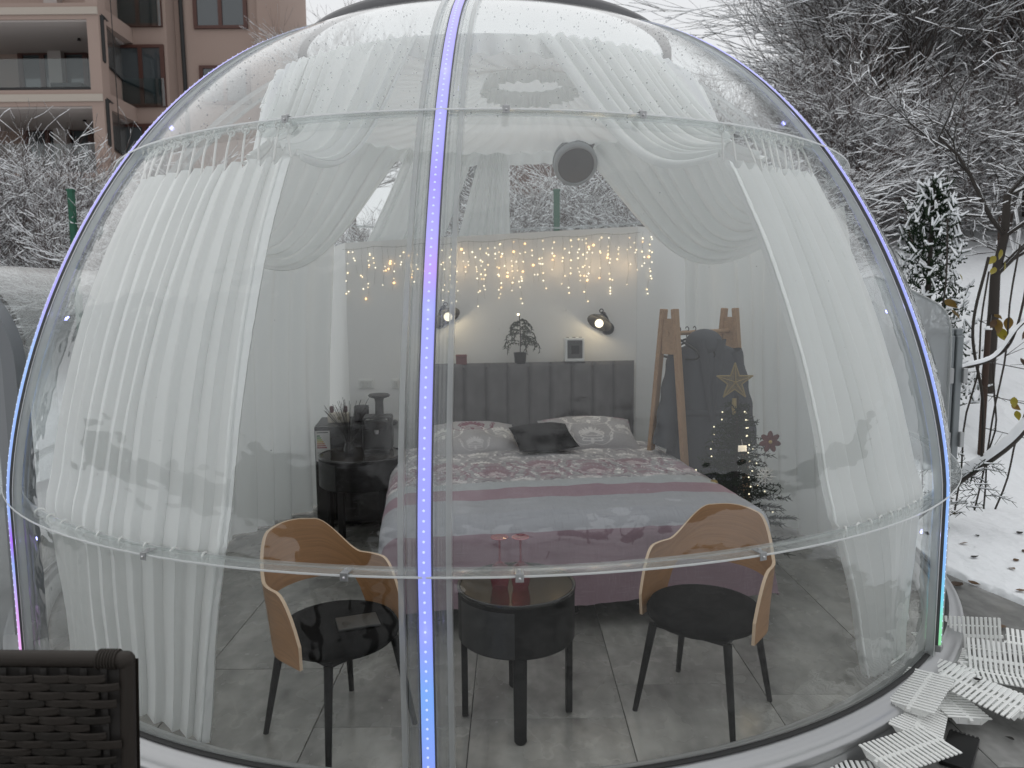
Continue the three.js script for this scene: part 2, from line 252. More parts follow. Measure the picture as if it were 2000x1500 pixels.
function ledStrip(key, az, label, w) {
  const t = thing('led_strip', label, 'light strip', [0, 0, 0], 0, 'LED strips on the dome ribs');
  const at = (v) => { const L = LEDC[key]; for (let i = 1; i < L.length; i++) if (v <= L[i][0]) { const k = (v - L[i - 1][0]) / (L[i][0] - L[i - 1][0]); return L[i][1].map((c, j) => lerp(L[i - 1][1][j], c, k)); } return L.at(-1)[1]; };
  // arc length table
  const P = [...Array(301)].map((_, i) => DP(az, lerp(0.1, YT + 0.02, i / 300), 0)); const S = [0]; for (let i = 1; i < P.length; i++) S.push(S[i - 1] + P[i].distanceTo(P[i - 1]));
  const total = S.at(-1), yAt = (s) => { let i = 1; while (i < 300 && S[i] < s) i++; return lerp(0.1, YT + 0.02, (i - 1 + (s - S[i - 1]) / (S[i] - S[i - 1])) / 300); };
  const n = 256, d = new Uint8Array(n * 4); for (let i = 0; i < n; i++) { const c = at(i / n); d.set([c[0] * 255, c[1] * 255, c[2] * 255, 255], i * 4); }
  const map = new THREE.DataTexture(d, 1, n); map.magFilter = THREE.LinearFilter; map.needsUpdate = true; map.colorSpace = THREE.NoColorSpace;
  const m = glow([1, 1, 1], 0.85, [0.1, 0.1, 0.11]); m.emissiveIntensity = 0.97; m.emissiveMap = map; m.roughness = 0.5;
  const yy = [...Array(61)].map((_, i) => yAt((i / 60) * total));
  const half = w / 2, ring = [[-half, 0.02], [-half, 0.036], [-half * 0.75, 0.043], [0, 0.0455], [half * 0.75, 0.043], [half, 0.036], [half, 0.02]];
  mesh('light_diffuser', grid(6, 60, (u, v) => { const c = ring[Math.round(u * 6)]; return DP(az, yy[Math.round(v * 60)], c[1], c[0]); }, (u, v) => [0.5, v]), m, t);
  for (const s of [-1, 1]) mesh('channel', merge([strip(az, s * (half + 0.001), s * (half + 0.004), 0.038, 0.038), strip(az, s * (half + 0.004), s * (half + 0.004), 0.018, 0.038)]), mat.aluDark, t);
  const dots = [], N = Math.round(total / 0.0315); for (let i = 1; i < N; i++) { const y = yAt((i / N) * total), p = DP(az, y, 0.0455), g = new THREE.SphereGeometry(0.0042, 7, 5); g.scale(1.0, 1.0, 0.3).rotateY(rad(az)).translate(p.x, p.y, p.z); dots.push(g); }
  stuff(mesh('led_diodes', dots, glow([0.6, 0.7, 1], 1.05, [0.1, 0.1, 0.1]), t));
  mesh('end_cap', box(w + 0.01, 0.03, 0.03, 0, 0, 0, 0.004).rotateY(rad(az)).translate(...DP(az, 0.105, 0.035).toArray()), mat.alu, t);
  for (const y of [0.6, 1.6, 2.5]) { const l = new THREE.PointLight(new THREE.Color(0.32, 0.34, 1), 0.004, 3); l.position.copy(DP(az, y, 0.075)); l.castShadow = true; l.shadow.radius = 0.5; t.add(l); }
}
ledStrip('M', -2.7, 'violet blue LED strip running up the middle of the dome front', 0.04);
ledStrip('L', -48.5, 'violet blue LED strip along the left outline of the dome', 0.034);
ledStrip('R', 48, 'blue LED strip along the right outline of the dome, green at its foot', 0.034);
/*SPLIT*/
// ---------- curtains ----------
const saw = (x, k = 0.9) => { const f = x - Math.floor(x); return f < k ? f / k : 1 - (f - k) / (1 - k); };
function frontCurtain(name, label, a0, a1, a0b, a1b, a0c, a1c, pleats, hemSide, seed, gain) {
  const t = thing(name, label, 'curtain'), r = rng(seed), ph = [...Array(40)].map(() => r());
  const warp = (u) => u + 0.01 * Math.sin(u * 17 + seed);
  const topY = 2.17, kneeY = YJ + 0.02;
  const f = (u, v) => {
    const y = v < 0.62 ? lerp(topY, kneeY, v / 0.62) : lerp(kneeY, 0.03, (v - 0.62) / 0.38);
    const w = v < 0.62 ? v / 0.62 : 1, k = warp(u) * pleats, id = Math.floor(k);
    const lo = v < 0.62 ? 0 : Math.pow((v - 0.62) / 0.38, 0.8);
    const az = lerp(lerp(lerp(a0, a1, u), lerp(a0b, a1b, u), w), lerp(a0c, a1c, u), lo) + 0.1 * Math.sin(v * 7 + id * 2.1);
    let amp = lerp(0.032, 0.026, v) * gain; amp *= 0.85 + 0.3 * ph[(id + 40) % 40];
    let off = -0.075 + amp * (saw(k) - 0.5) - 0.012 * Math.sin(Math.PI * Math.min(1, v / 0.62));
    off += 0.006 * fbm(u * 6, v * 9, seed, 3); off += 0.02 * Math.exp(-((v - 0.62) ** 2) / 0.002) - 0.05 * smooth(0.64, 1, v) + 0.01 * Math.sin(u * 9 + v * 5);
    const droop = v < 0.14 ? -0.035 * Math.sin(Math.PI * (k - id)) ** 2 * (1 - v / 0.14) : 0;
    return DP(az, y + droop, off);
  };
  mesh('cloth', grid(260, 70, f, (u, v) => [u * 2, v * 2]), mat.sheer, t);
  const e = hemSide; // ruched hem along the inner edge
  mesh('hem', grid(6, 260, (u, v) => { const p = f(e, v), q = f(e ? 0.965 : 0.035, v), c = p.clone().lerp(q, u * 0.9); const out = c.clone().sub(C).setY(0).normalize(); return c.addScaledVector(out, 0.006 + 0.006 * Math.sin(u * 3.1) + 0.003 * fbm(u * 3, v * 60, seed, 2) * 2); }), mat.hem, t);
  const n = pleats + 1; // ties from the joint down to the heading
  for (let i = 0; i <= n; i++) { const u = clamp(i / n + 0.02 * (r() - 0.5), 0.004, 0.996), p = f(u, 0.001), q = DP(lerp(a0, a1, u) + (r() - 0.5), YR - 0.012, -0.018); mesh('tie', merge([tube([p, p.clone().lerp(q, 0.5).add(V(0.006 * (r() - 0.5), 0, 0.006)), q], 0.0045, 6, 8), new THREE.TorusGeometry(0.014, 0.004, 6, 12).rotateY(rad(a0 + 90)).translate(q.x, q.y + 0.004, q.z)]), mat.whitePlastic, t); }
  for (let i = 0; i < 9; i++) { const u = (i + 0.5) / 9, q = DP(lerp(a0b, a1b, u), YJ - 0.012, -0.03); mesh('ring', new THREE.TorusGeometry(0.02, 0.004, 6, 14).rotateY(rad(30 + 60 * r())).translate(q.x, q.y, q.z), mat.whitePlastic, t); }
}
frontCurtain('curtain', 'long white pleated curtain hanging inside the front of the dome at the left', -46.5, -19.2, -45, -18.4, -47, -22.5, 12, 1, 3, 1.1);
frontCurtain('curtain', 'long white pleated curtain hanging inside the front of the dome at the right', 29, 44, 30.5, 46, 40.5, 48, 9, 0, 12, 1.9);
function drape(parent, name, A, B, o) { // cloth spanned from A(u) to B(u), sagging, with folds running along it
  const { sag = [0.1, 0.1], skew = 1, folds = 9, amp = 0.03, nu = 150, nv = 40, seed = 1, bow = [0, 0, 0] } = o;
  const fold = (u) => { const x = u * folds + 0.8 * fbm(u * 3.1, seed, 0, 2) * 2; const q = Math.abs(Math.sin(x * Math.PI)); return 1.9 * Math.pow(q, 0.75) - 1 + 0.35 * Math.sin(x * tau * 0.37 + seed); };
  const base = (u, v) => { const p = A(u).lerp(B(u), v), s = Math.sin(Math.PI * Math.pow(v, skew)); p.y -= lerp(sag[0], sag[1], u) * s; p.x += bow[0] * s; p.z += bow[2] * s; return p; };
  return mesh(name, grid(nu, nv, (u, v) => {
    const p = base(u, v), du = base(Math.min(1, u + 0.01), v).sub(base(Math.max(0, u - 0.01), v)), dv = base(u, Math.min(1, v + 0.01)).sub(base(u, Math.max(0, v - 0.01)));
    const n = du.cross(dv); if (n.lengthSq() > 1e-12) n.normalize();
    return p.addScaledVector(n, amp * fold(u) * (0.55 + 0.45 * Math.sin(Math.PI * v)) * (0.8 + 0.4 * fbm(u * 5, v * 2, seed + 4, 2)));
  }), mat.sheer, parent);
}
{
  const c = thing('canopy', 'white fabric ceiling canopy with ruffled round rim under the dome top', 'canopy');
  const RC = 1.33, YC = 2.83, IR = 0.27, YI = 2.99, K = V(0.27, 0, 0.12);
  mesh('ceiling_cloth', grid(180, 12, (u, v) => { const az = u * 360, rr = lerp(RC, IR, v); return CP(az, rr, lerp(YC, YI, v) - 0.07 * Math.sin(Math.PI * v) + 0.012 * Math.sin(u * tau * 45) * (1 - v * 0.3)).addScaledVector(K, v); }), mat.veil, c);
  mesh('centre_cloth', grid(60, 6, (u, v) => CP(u * 360, IR * (1 - v) + 0.001, YI + 0.04 * v + 0.006 * Math.sin(u * tau * 24) * (1 - v)).add(K)), mat.veil, c);
  const ruffle = (R, Y, drop, n, amp, s) => grid(n * 6, 5, (u, v) => CP(u * 360, R + amp * v * Math.sin(u * tau * n + 1.5 * Math.sin(u * tau * 7 + s)) + 0.02 * v, Y - drop * v * (0.85 + 0.3 * fbm(Math.cos(u * tau) * 4, Math.sin(u * tau) * 4, s, 2))));
  mesh('rim_ruffle', ruffle(RC, YC + 0.01, 0.12, 70, 0.03, 1), mat.sheer, c);
  mesh('inner_ruffle', ruffle(IR, YI + 0.005, 0.12, 24, 0.022, 4).translate(K.x, 0, K.z), mat.sheer, c);
  const RG = (az) => CP(az, RC - 0.01, YC + 0.02);
  const sw = (label, A, B, o) => { const t = thing('drape', label, 'drape'); drape(t, 'cloth', A, B, o); return t; };
  sw('white swag from the canopy rim to the upper end of the left front curtain', (u) => RG(lerp(-50, -12, u)), (u) => DP(lerp(-26, -18, u), lerp(2.3, 2.17, u), -0.1), { sag: [0.02, 0.2], skew: 1.25, folds: 11, amp: 0.034, seed: 2 });
  sw('white swag from the canopy rim to the upper end of the right front curtain', (u) => RG(lerp(12, 44, 1 - u)), (u) => DP(lerp(28.5, 33, 1 - u), lerp(2.3, 2.19, u), -0.1), { sag: [0.03, 0.22], skew: 1.25, folds: 11, amp: 0.034, seed: 5 });
  const path = (l) => (u) => { const k = Math.min(u, 0.9999) * (l.length - 1), q = Math.floor(k); return l[q].clone().lerp(l[q + 1], k - q); };
  const WR = path([V(1.62, 2.05, -3.68), V(1.92, 2.08, -4.6), V(1.78, 2.08, -5.45), V(1.4, 2.06, -5.95)]);
  const WL = (u) => { const p = [V(-1.72, 2.02, -3.55), V(-1.95, 2.08, -4.6), V(-1.36, 2.06, -5.72)]; return u < 0.5 ? p[0].clone().lerp(p[1], u * 2) : p[1].clone().lerp(p[2], u * 2 - 1); };
  const B2 = (a, b, c) => (u) => u < 0.5 ? a.clone().lerp(b, u * 2) : b.clone().lerp(c, u * 2 - 1);
  sw('wide white swag draped from the canopy to the right wall curtain, above the clothes rack', (u) => RG(lerp(40, 150, u)), B2(V(1.0, 2.2, -3.0), V(1.32, 2.08, -3.7), V(1.5, 1.93, -4.45)), { sag: [0.08, 0.36], skew: 1.35, folds: 15, amp: 0.036, seed: 7 });
  sw('wide white swag draped from the canopy to the left wall curtain, above the fridge', (u) => RG(lerp(-40, -150, u)), B2(V(-1.02, 2.2, -2.95), V(-1.35, 2.06, -3.6), V(-1.6, 1.9, -4.3)), { sag: [0.08, 0.36], skew: 1.35, folds: 15, amp: 0.036, seed: 9 });
  sw('slanted white drape behind the middle light strip, left of the straight one', (u) => RG(lerp(-150, -174, u)), (u) => V(lerp(-1.25, -0.62, u), 1.95, -6.02), { sag: [0.02, 0.02], folds: 5, amp: 0.03, seed: 11 });
  sw('straight white drape hanging behind the headboard wall beside the clear gap', (u) => RG(lerp(-176, 174.5 - 360, u)), (u) => V(lerp(-0.48, 0.0, u), 1.95, -6.02), { sag: [0, 0], folds: 6, amp: 0.02, seed: 13 });
  const wall = (label, W, seed, edge) => { const t = thing('wall_curtain', label, 'curtain'); mesh('cloth', grid(200, 40, (u, v) => { const p = W(u), x = u * 13 + fbm(u * 4, v * 0.6, seed, 2) * 1.5; const out = V(p.x - C.x, 0, p.z - C.z).normalize(); p.addScaledVector(out, 0.28 * v * (1 - u) ** 3 + 0).addScaledVector(out, (0.02 + 0.025 * v) * Math.sin(x * tau) + 0.1 * v + edge * 0.08 * v * u); p.y = lerp(p.y + 0.02, 0.015, v); return p; }), mat.sheer, t); };
  wall('white pleated curtain lining the right side of the dome behind the clothes rack', WR, 21, 0);
  wall('white pleated curtain lining the left side of the dome behind the fridge', WL, 22, 1);
}
// ---------- partition wall and what hangs on it ----------
const WZ = (x) => -5.76 - 0.02 * (x + 1.28); // front face of the wall
{
  const w = thing('partition_wall', 'white plastered partition wall behind the bed with angled wings', 'wall');
  const panel = (x0, z0, x1, z1, h0, h1) => { const d = V(x1 - x0, 0, z1 - z0).normalize(), n = V(-d.z, 0, d.x).multiplyScalar(-0.08); if (n.z > 0) n.negate(); const P = [[x0, z0, h0], [x1, z1, h1]]; const g = []; const q = (k, y, b) => V(P[k][0] + (b ? n.x : 0), y, P[k][1] + (b ? n.z : 0)); const f = (a, b, c, e) => grid(1, 1, (u, v) => a.clone().lerp(b, u).lerp(c.clone().lerp(e, u), v), (u, v, p) => [p.x * 0.7, p.y * 0.7]); g.push(f(q(0, 0), q(1, 0), q(0, h0), q(1, h1)), f(q(0, 0, 1), q(1, 0, 1), q(0, h0, 1), q(1, h1, 1)), f(q(0, h0), q(1, h1), q(0, h0, 1), q(1, h1, 1)), f(q(0, 0), q(0, 0, 1), q(0, h0), q(0, h0, 1)), f(q(1, 0), q(1, 0, 1), q(1, h1), q(1, h1, 1))); return merge(g); };
  mesh('wall_panel', panel(-1.28, WZ(-1.28), 0.985, WZ(0.985), 2.09, 2.2), mat.wallPaint, w);
  mesh('wall_wing', panel(0.987, WZ(0.985) - 0.003, 1.5, -6.1, 2.2, 2.2), mat.wallPaint, w);
  mesh('wall_wing', panel(-1.5, -5.95, -1.283, WZ(-1.28) - 0.003, 2.05, 2.09), mat.wallPaint, w);
}
{ // icicle string lights on the wall
  const s = thing('string_lights', 'warm white icicle string lights hanging along the top of the wall', 'string lights'), r = rng(31), wires = [], bulbG = new THREE.SphereGeometry(0.005, 7, 5), bigG = new THREE.SphereGeometry(0.0085, 8, 6);
  const warm = glow([1, 0.74, 0.4], 2.2), pale = glow([1, 0.86, 0.6], 2.3), orange = glow([1, 0.55, 0.2], 2.2);
  let n = 0; const top = (x) => lerp(2.08, 2.19, (x + 1.28) / 2.26);
  const cable = []; for (let x = -1.3; x <= 1.1; x += 0.06) { const zz = x < 0.985 ? WZ(x) + 0.012 : WZ(0.985) - 0.02 - (x - 0.985) * 0.7; cable.push(V(x, top(x) - 0.03 - 0.015 * Math.abs(Math.sin(x * 9)), zz)); }
  wires.push(tube(cable, 0.0015, 4, 120));
  const zz = (x) => (x < 0.985 ? WZ(x) : WZ(0.985) - (x - 0.985) * 0.65) + 0.014;
  for (let x = -1.27; x < 1.12; x += 0.03 + 0.06 * r()) {
    const len = 0.1 + 0.4 * r() * (x > -0.3 ? 1 : 0.85), p = []; let px = x; for (let d = 0; d <= len + 0.05; d += 0.05) { p.push(V(px, top(x) - 0.03 - d, zz(x) + 0.004 * r())); px += 0.022 * (r() - 0.5); } wires.push(tube(p, 0.0009, 3, p.length * 2));
    const sparse = x < -0.35 ? 0.38 : 0.25; for (let k = 1; k < p.length; k++) { if (r() < sparse || n >= 296) continue; const c = 1 + (r() < 0.25); for (let q = 0; q < c; q++) { const kind = r(), b = mesh('bulb', kind < 0.1 ? bigG : bulbG, kind < 0.13 ? orange : kind < 0.55 ? warm : pale, s); b.position.set(p[k].x + 0.03 * (r() - 0.5), p[k].y + 0.045 * (r() - 0.5), p[k].z + 0.008); b.scale.setScalar(0.65 + 0.5 * r()); n++; } }
  }
  mesh('wire', wires, M([0.35, 0.35, 0.33], 0.5), s);
  for (const x of [-0.4, 0.0, 0.35, 0.65, 0.9]) { const l = new THREE.PointLight(new THREE.Color(1, 0.68, 0.36), 0.018, 2); l.position.set(x, 1.9, WZ(x) + 0.12); l.castShadow = true; s.add(l); }
}
function wallLamp(label, x, y, turn) {
  const t = thing('wall_lamp', label, 'wall lamp', [x, y, WZ(x)], 0, 'wall lamps over the headboard');
  mesh('wall_plate', new THREE.CylinderGeometry(0.045, 0.05, 0.02, 24).rotateX(Math.PI / 2).translate(0.07 * turn, -0.03, 0.011), mat.blackMetal, t);
  mesh('arm', merge([tube([V(0.07 * turn, -0.03, 0.02), V(0.07 * turn, 0.0, 0.08), V(0.04 * turn, 0.07, 0.11), V(0.005 * turn, 0.1, 0.11)], 0.008, 8), new THREE.TorusGeometry(0.014, 0.004, 6, 12).translate(0.005 * turn, 0.11, 0.11)]), mat.blackMetal, t);
  const h = new THREE.Group(); h.name = 'shade_head'; h.position.set(-0.005 * turn, 0.03, 0.11); h.rotation.set(-0.62, 0, -0.42 * turn); t.add(h);
  mesh('shade', lathe([[0.0, 0.085], [0.022, 0.08], [0.026, 0.03], [0.05, 0.014], [0.095, -0.008], [0.1, -0.016], [0.097, -0.016], [0.05, 0.008], [0.0, 0.022]], 32), mat.blackGloss, h);
  const b = mesh('bulb', new THREE.SphereGeometry(0.033, 16, 12).translate(0, -0.022, 0), glow([1, 0.86, 0.62], 1.8), h);
  const l = new THREE.PointLight(new THREE.Color(1, 0.8, 0.5), 0.06, 5); l.position.set(0, -0.022, 0); l.castShadow = true; l.shadow.radius = 1.5; h.add(l); // inside the bulb
}
wallLamp('black bell shaded wall lamp, lit, above the white framed box', 0.69, 1.44, 1);
wallLamp('black bell shaded wall lamp, lit, half hidden behind the middle light strip', -0.5, 1.5, -1);
{ // sockets, a plug
  const sock = (label, x, y, w, n) => { const t = thing('wall_socket', label, 'socket', [x, y, WZ(x)]); mesh('plate', box(w, 0.075, 0.009, 0, 0, 0.0055, 0.003), mat.whitePlastic, t); for (let i = 0; i < n; i++) mesh('switch', box(0.026, 0.05, 0.006, (i - (n - 1) / 2) * 0.031, 0, 0.0125, 0.002), mat.offWhite, t); return t; };
  sock('wide white light switch panel on the wall left of the bed', -1.15, 0.99, 0.12, 3); sock('narrow white light switch on the wall next to the headboard', -0.92, 0.99, 0.055, 1); const s = sock('white power socket low on the wall with a black plug in it', -0.9, 0.68, 0.11, 2);
  const p = thing('plug', 'black power plug pushed into the low wall socket beside the bed', 'plug', [-0.93, 0.685, WZ(-0.93) + 0.018]); mesh('body', new THREE.CylinderGeometry(0.018, 0.022, 0.045, 14).rotateX(Math.PI / 2).translate(0, 0, 0.023), mat.black, p); mesh('cord', tube([V(0, 0, 0.045), V(-0.04, -0.01, 0.06), V(-0.1, 0.0, 0.05), V(-0.16, -0.15, 0.03), V(-0.17, -0.5, 0.03)], 0.004, 6), mat.black, p);
}
/*SPLIT*/
// ---------- bed ----------
const BY = rad(7), bedAt = V(0.075, 0, -5.69), bed2w = (x, y, z) => V(bedAt.x + x * Math.cos(BY) + z * Math.sin(BY), y, bedAt.z - x * Math.sin(BY) + z * Math.cos(BY));
{
  const b = thing('double_bed', 'double bed with grey velvet channelled headboard, standing against the partition wall', 'bed', bedAt.toArray(), BY);
  const hb = new THREE.Group(); hb.name = 'headboard'; hb.scale.y = 1.03; hb.position.x = 0.045; b.add(hb);
  mesh('board', box(1.66, 1.08, 0.06, 0, 0.56, 0.06), mat.velvet, hb);
  for (let i = 0; i < 10; i++) { const x0 = -0.83 + 0.166 * i; mesh('channel_panel', grid(12, 16, (u, v) => { const e = 1 - Math.pow(Math.abs(2 * u - 1), 6), k = v < 0.94 ? 1 : Math.cos(((v - 0.94) / 0.06) * Math.PI / 2); return V(x0 + 0.166 * u, 0.03 + (v < 0.94 ? (v / 0.94) * 1.07 : 1.07 + 0.03 * Math.sin(((v - 0.94) / 0.06) * Math.PI / 2)), 0.09 + 0.035 * e * (0.15 + 0.85 * k) ); }, (u, v) => [x0 + u * 0.16, v]), mat.velvet, hb); }
  mesh('top_pad', box(1.66, 0.03, 0.075, 0, 1.1, 0.062, 0.012), mat.velvet, hb);
  mesh('base', box(1.7, 0.14, 1.98, 0, 0.18, 1.12, 0.02), mat.dark, b);
  for (const [x, z] of [[-0.72, 0.25], [0.72, 0.25], [-0.72, 2.0], [0.72, 2.0], [0, 2.0]]) mesh('leg', cyl(0.02, 0.028, 0.11, x, 0.055, z, 12), mat.black, b);
  mesh('mattress', box(1.76, 0.28, 1.98, 0, 0.39, 1.12, 0.06), mat.offWhite, b);
}
function damask(ctx, x, y, s, col, seed) { // a generic palmette with curls
  ctx.save(); ctx.translate(x, y); ctx.scale(s, s); ctx.strokeStyle = ctx.fillStyle = col; ctx.lineCap = 'round';
  for (const m of [-1, 1]) {
    ctx.save(); ctx.scale(m, 1);
    for (let k = 0; k < 5; k++) { ctx.save(); ctx.rotate(0.32 * k + 0.05); ctx.beginPath(); ctx.moveTo(0, -6); ctx.quadraticCurveTo(9, -26, 0, -46 + k * 3); ctx.quadraticCurveTo(-5, -26, 0, -6); ctx.fill(); ctx.restore(); }
    ctx.lineWidth = 3.2; for (let k = 0; k < 3; k++) { ctx.beginPath(); ctx.moveTo(0, 8 + k * 12); ctx.bezierCurveTo(22, 14 + k * 8, 40 - 4 * k, -2 + k * 16, 30 - 3 * k, -14 + k * 18); ctx.arc(24 - 3 * k, -10 + k * 18, 7, -0.4, 3.8, true); ctx.stroke(); }
    ctx.lineWidth = 2; ctx.beginPath(); ctx.moveTo(6, 40); ctx.bezierCurveTo(30, 52, 54, 30, 48, 4); ctx.bezierCurveTo(46, -10, 58, -22, 62, -34); ctx.stroke();
    for (let k = 0; k < 4; k++) { ctx.beginPath(); ctx.ellipse(50 + 3 * k, 20 - 15 * k, 3, 8, 0.6 - k * 0.4, 0, 7); ctx.fill(); }
    ctx.restore();
  }
  ctx.beginPath(); ctx.ellipse(0, 30, 5, 12, 0, 0, 7); ctx.fill(); ctx.restore();
}
function weave(ctx, w, h, r, a = 0.06) { for (let i = 0; i < 5200; i++) { const x = r() * w, y = r() * h, l = 6 + 26 * r(); ctx.fillStyle = r() < 0.5 ? `rgba(255,255,255,${a})` : `rgba(40,30,45,${a})`; if (r() < 0.5) ctx.fillRect(x, y, l, 1); else ctx.fillRect(x, y, 1, l); } }
const spreadTex = canvasTex(1024, 1024, (ctx, w, h) => { // v: 0 at the head, 2.55 m at the hem; u: 2.7 m
  const r = rng(4), Y = (m) => (m / 2.7) * h;
  ctx.fillStyle = '#b3b0b2'; ctx.fillRect(0, 0, w, h);
  for (let j = 0; j < 9; j++) for (let i = -1; i < 9; i++) { const x = (i + (j & 1 ? 0.5 : 0)) * (w / 7), y = Y(0.04 + j * 0.17); damask(ctx, x, y, 0.8, j % 2 ? '#f3f0ec' : '#e8e5e3'); damask(ctx, x + w / 14, y + 6, 0.5, '#989498'); damask(ctx, x + w / 14, y + 10, 0.3, '#e2dfdd'); }
  for (let i = -1; i < 6; i++) for (let j = 0; j < 2; j++) { const x = (i + 0.25 + (j ? 0.5 : 0)) * (w / 4.6), y = Y(0.98 + 0.24 * j); damask(ctx, x, y, 1.25, '#a0868f'); damask(ctx, x, y - 30, 0.9, '#ab959c'); damask(ctx, x, y + 4, 0.6, '#d6c8ca'); damask(ctx, x + w / 9, y + 30, 0.75, '#a58e96'); damask(ctx, x - w / 9, y - 14, 0.7, '#ad999f'); }
  const band = (a, b, c) => { ctx.fillStyle = c; ctx.fillRect(0, Y(a), w, Y(b) - Y(a)); };
  band(1.42, 1.58, '#bcbfc1'); band(1.58, 1.8, '#a78f98'); band(1.8, 2.2, '#b2b3b7'); band(2.2, 2.7, '#967f88');
  weave(ctx, w, h, r, 0.07); weave(ctx, w, h, r, 0.05);
});
spreadTex.flipY = false;
const spreadMat = M([0.95, 0.94, 0.95], 0.9, { map: spreadTex, bumpMap: rep(T.cloth, 6), bumpScale: 0.0012 });
{ // bedspread draped over the mattress
  const o = thing('bedspread', 'grey and mauve striped bedspread with damask pattern, draped over the bed', 'bedspread', bedAt.toArray(), BY);
  const W = 0.935, b0 = 0.33, b1 = 2.16, top = 0.565, oh = 0.46;
  mesh('cloth', grid(150, 130, (u, v) => {
    const a = lerp(-W - oh, W + oh, u), b = lerp(b0, b1 + oh, v), ea = Math.max(0, Math.abs(a) - W + 0.05), eb = Math.max(0, b - b1 + 0.05), e = Math.hypot(ea, eb), sa = Math.sign(a);
    const ca = clamp(a, -W + 0.05, W - 0.05), cb = Math.min(b, b1 - 0.05), R = 0.11, arc = R * Math.PI / 2;
    let out, dn; if (e < arc) { const t = e / R; out = R * Math.sin(t); dn = R * (1 - Math.cos(t)); } else { out = R + 0.04 * (e - arc); dn = R + (e - arc) * 0.985; }
    const dx = e > 0 ? (ea / e) * sa : 0, dz = e > 0 ? eb / e : 0, run = ea > eb ? b : a, hang = smooth(0.08, 0.4, e);
    const corner = e > 0 ? (ea * eb) / (e * e) : 0; out += hang * (0.014 * Math.sin(run * 11 + 1.2 * Math.sin(run * 5)) + 0.005 * Math.sin(run * 25 + 2) + 0.06 * corner); dn -= corner * hang * 0.02;
    const puff = e === 0 ? 0.012 * fbm(a * 3, b * 3, 2, 3) * 2 + 0.008 * fbm(a * 10, b * 13, 6, 3) + 0.05 * (1 - (a / W) ** 4) * (1 - ((b - 1.2) / 1) ** 4) * 0.5 : 0.012 * fbm(a * 7, b * 9, 3, 3) + 0.006 * fbm(a * 18, b * 11, 5, 2);
    return V(ca + dx * out, Math.max(0.13 + 0.01 * Math.sin(run * 7), top - dn) + puff, cb + dz * out);
  }, (u, v) => [u, lerp(b0 - 0.2, b1 + oh, v) / 2.7]), spreadMat, o);
}
const pillowTex = canvasTex(512, 512, (ctx, w, h) => { const r = rng(6); ctx.fillStyle = '#bdb9ba'; ctx.fillRect(0, 0, w, h); damask(ctx, 256, 170, 2.3, '#f2eeea'); damask(ctx, 256, 400, 2.0, '#e9e5e3'); damask(ctx, 60, 300, 1.7, '#ece8e5'); damask(ctx, 452, 300, 1.7, '#ece8e5'); damask(ctx, 60, 60, 1.1, '#a5808c'); damask(ctx, 256, 60, 1.2, '#b59aa3'); damask(ctx, 452, 60, 1.1, '#a5808c'); weave(ctx, w, h, r, 0.05); });
const pillowTex2 = canvasTex(512, 512, (ctx, w, h) => { const r = rng(7); ctx.fillStyle = '#bebabb'; ctx.fillRect(0, 0, w, h); damask(ctx, 90, 280, 2.0, '#f2eeea'); damask(ctx, 430, 280, 2.0, '#f2eeea'); damask(ctx, 256, 190, 2.2, '#8d5b6b'); damask(ctx, 256, 430, 1.4, '#dedada'); damask(ctx, 256, 60, 1.4, '#b59aa3'); weave(ctx, w, h, r, 0.05); });
function pillow(w, h, d, m, seed) { // a filled cushion lying on its back: w along x, h along z, d high
  const side = (s) => grid(28, 22, (u, v) => { const x = 2 * u - 1, z = 2 * v - 1, ex = 1 - Math.pow(Math.abs(x), 2.4), ez = 1 - Math.pow(Math.abs(z), 2.4), t = Math.pow(Math.max(0, ex * ez), 0.6); const pull = 1 - 0.07 * (1 - Math.abs(x)) * Math.abs(z) ** 6, pullz = 1 - 0.07 * (1 - Math.abs(z)) * Math.abs(x) ** 6; return V((x * w) / 2 * pullz, s * (d / 2) * t * (1 + 0.25 * fbm(x * 2, z * 2, seed + s, 3)), (z * h) / 2 * pull); }, (u, v) => [u, 1 - v]);
  return side(1), merge([side(1), side(-1)]);
}
function place(o, p, rx, ry, rz) { o.position.copy(p); o.rotation.set(rx, ry, rz, 'YXZ'); return o; }
place(tag(mesh('pillow', pillow(0.66, 0.48, 0.2, 0, 1), M(0.85, 0.9, { map: pillowTex2 })), 'patterned pillow with one dark mauve motif, on the left half of the bed', 'pillow'), bed2w(-0.42, 0.63, 0.42), 0.3, BY + 0.05, 0);
place(tag(mesh('pillow', pillow(0.7, 0.48, 0.21, 0, 2), M(0.85, 0.9, { map: pillowTex })), 'pale damask patterned pillow on the right half of the bed', 'pillow'), bed2w(0.43, 0.645, 0.43), 0.33, BY - 0.05, 0);
place(tag(mesh('cushion', pillow(0.42, 0.36, 0.13, 0, 5), mat.blackFabric), 'small plain black cushion lying before the two patterned pillows', 'cushion'), bed2w(0.06, 0.685, 0.66), 0.3, BY + 0.1, 0.03);
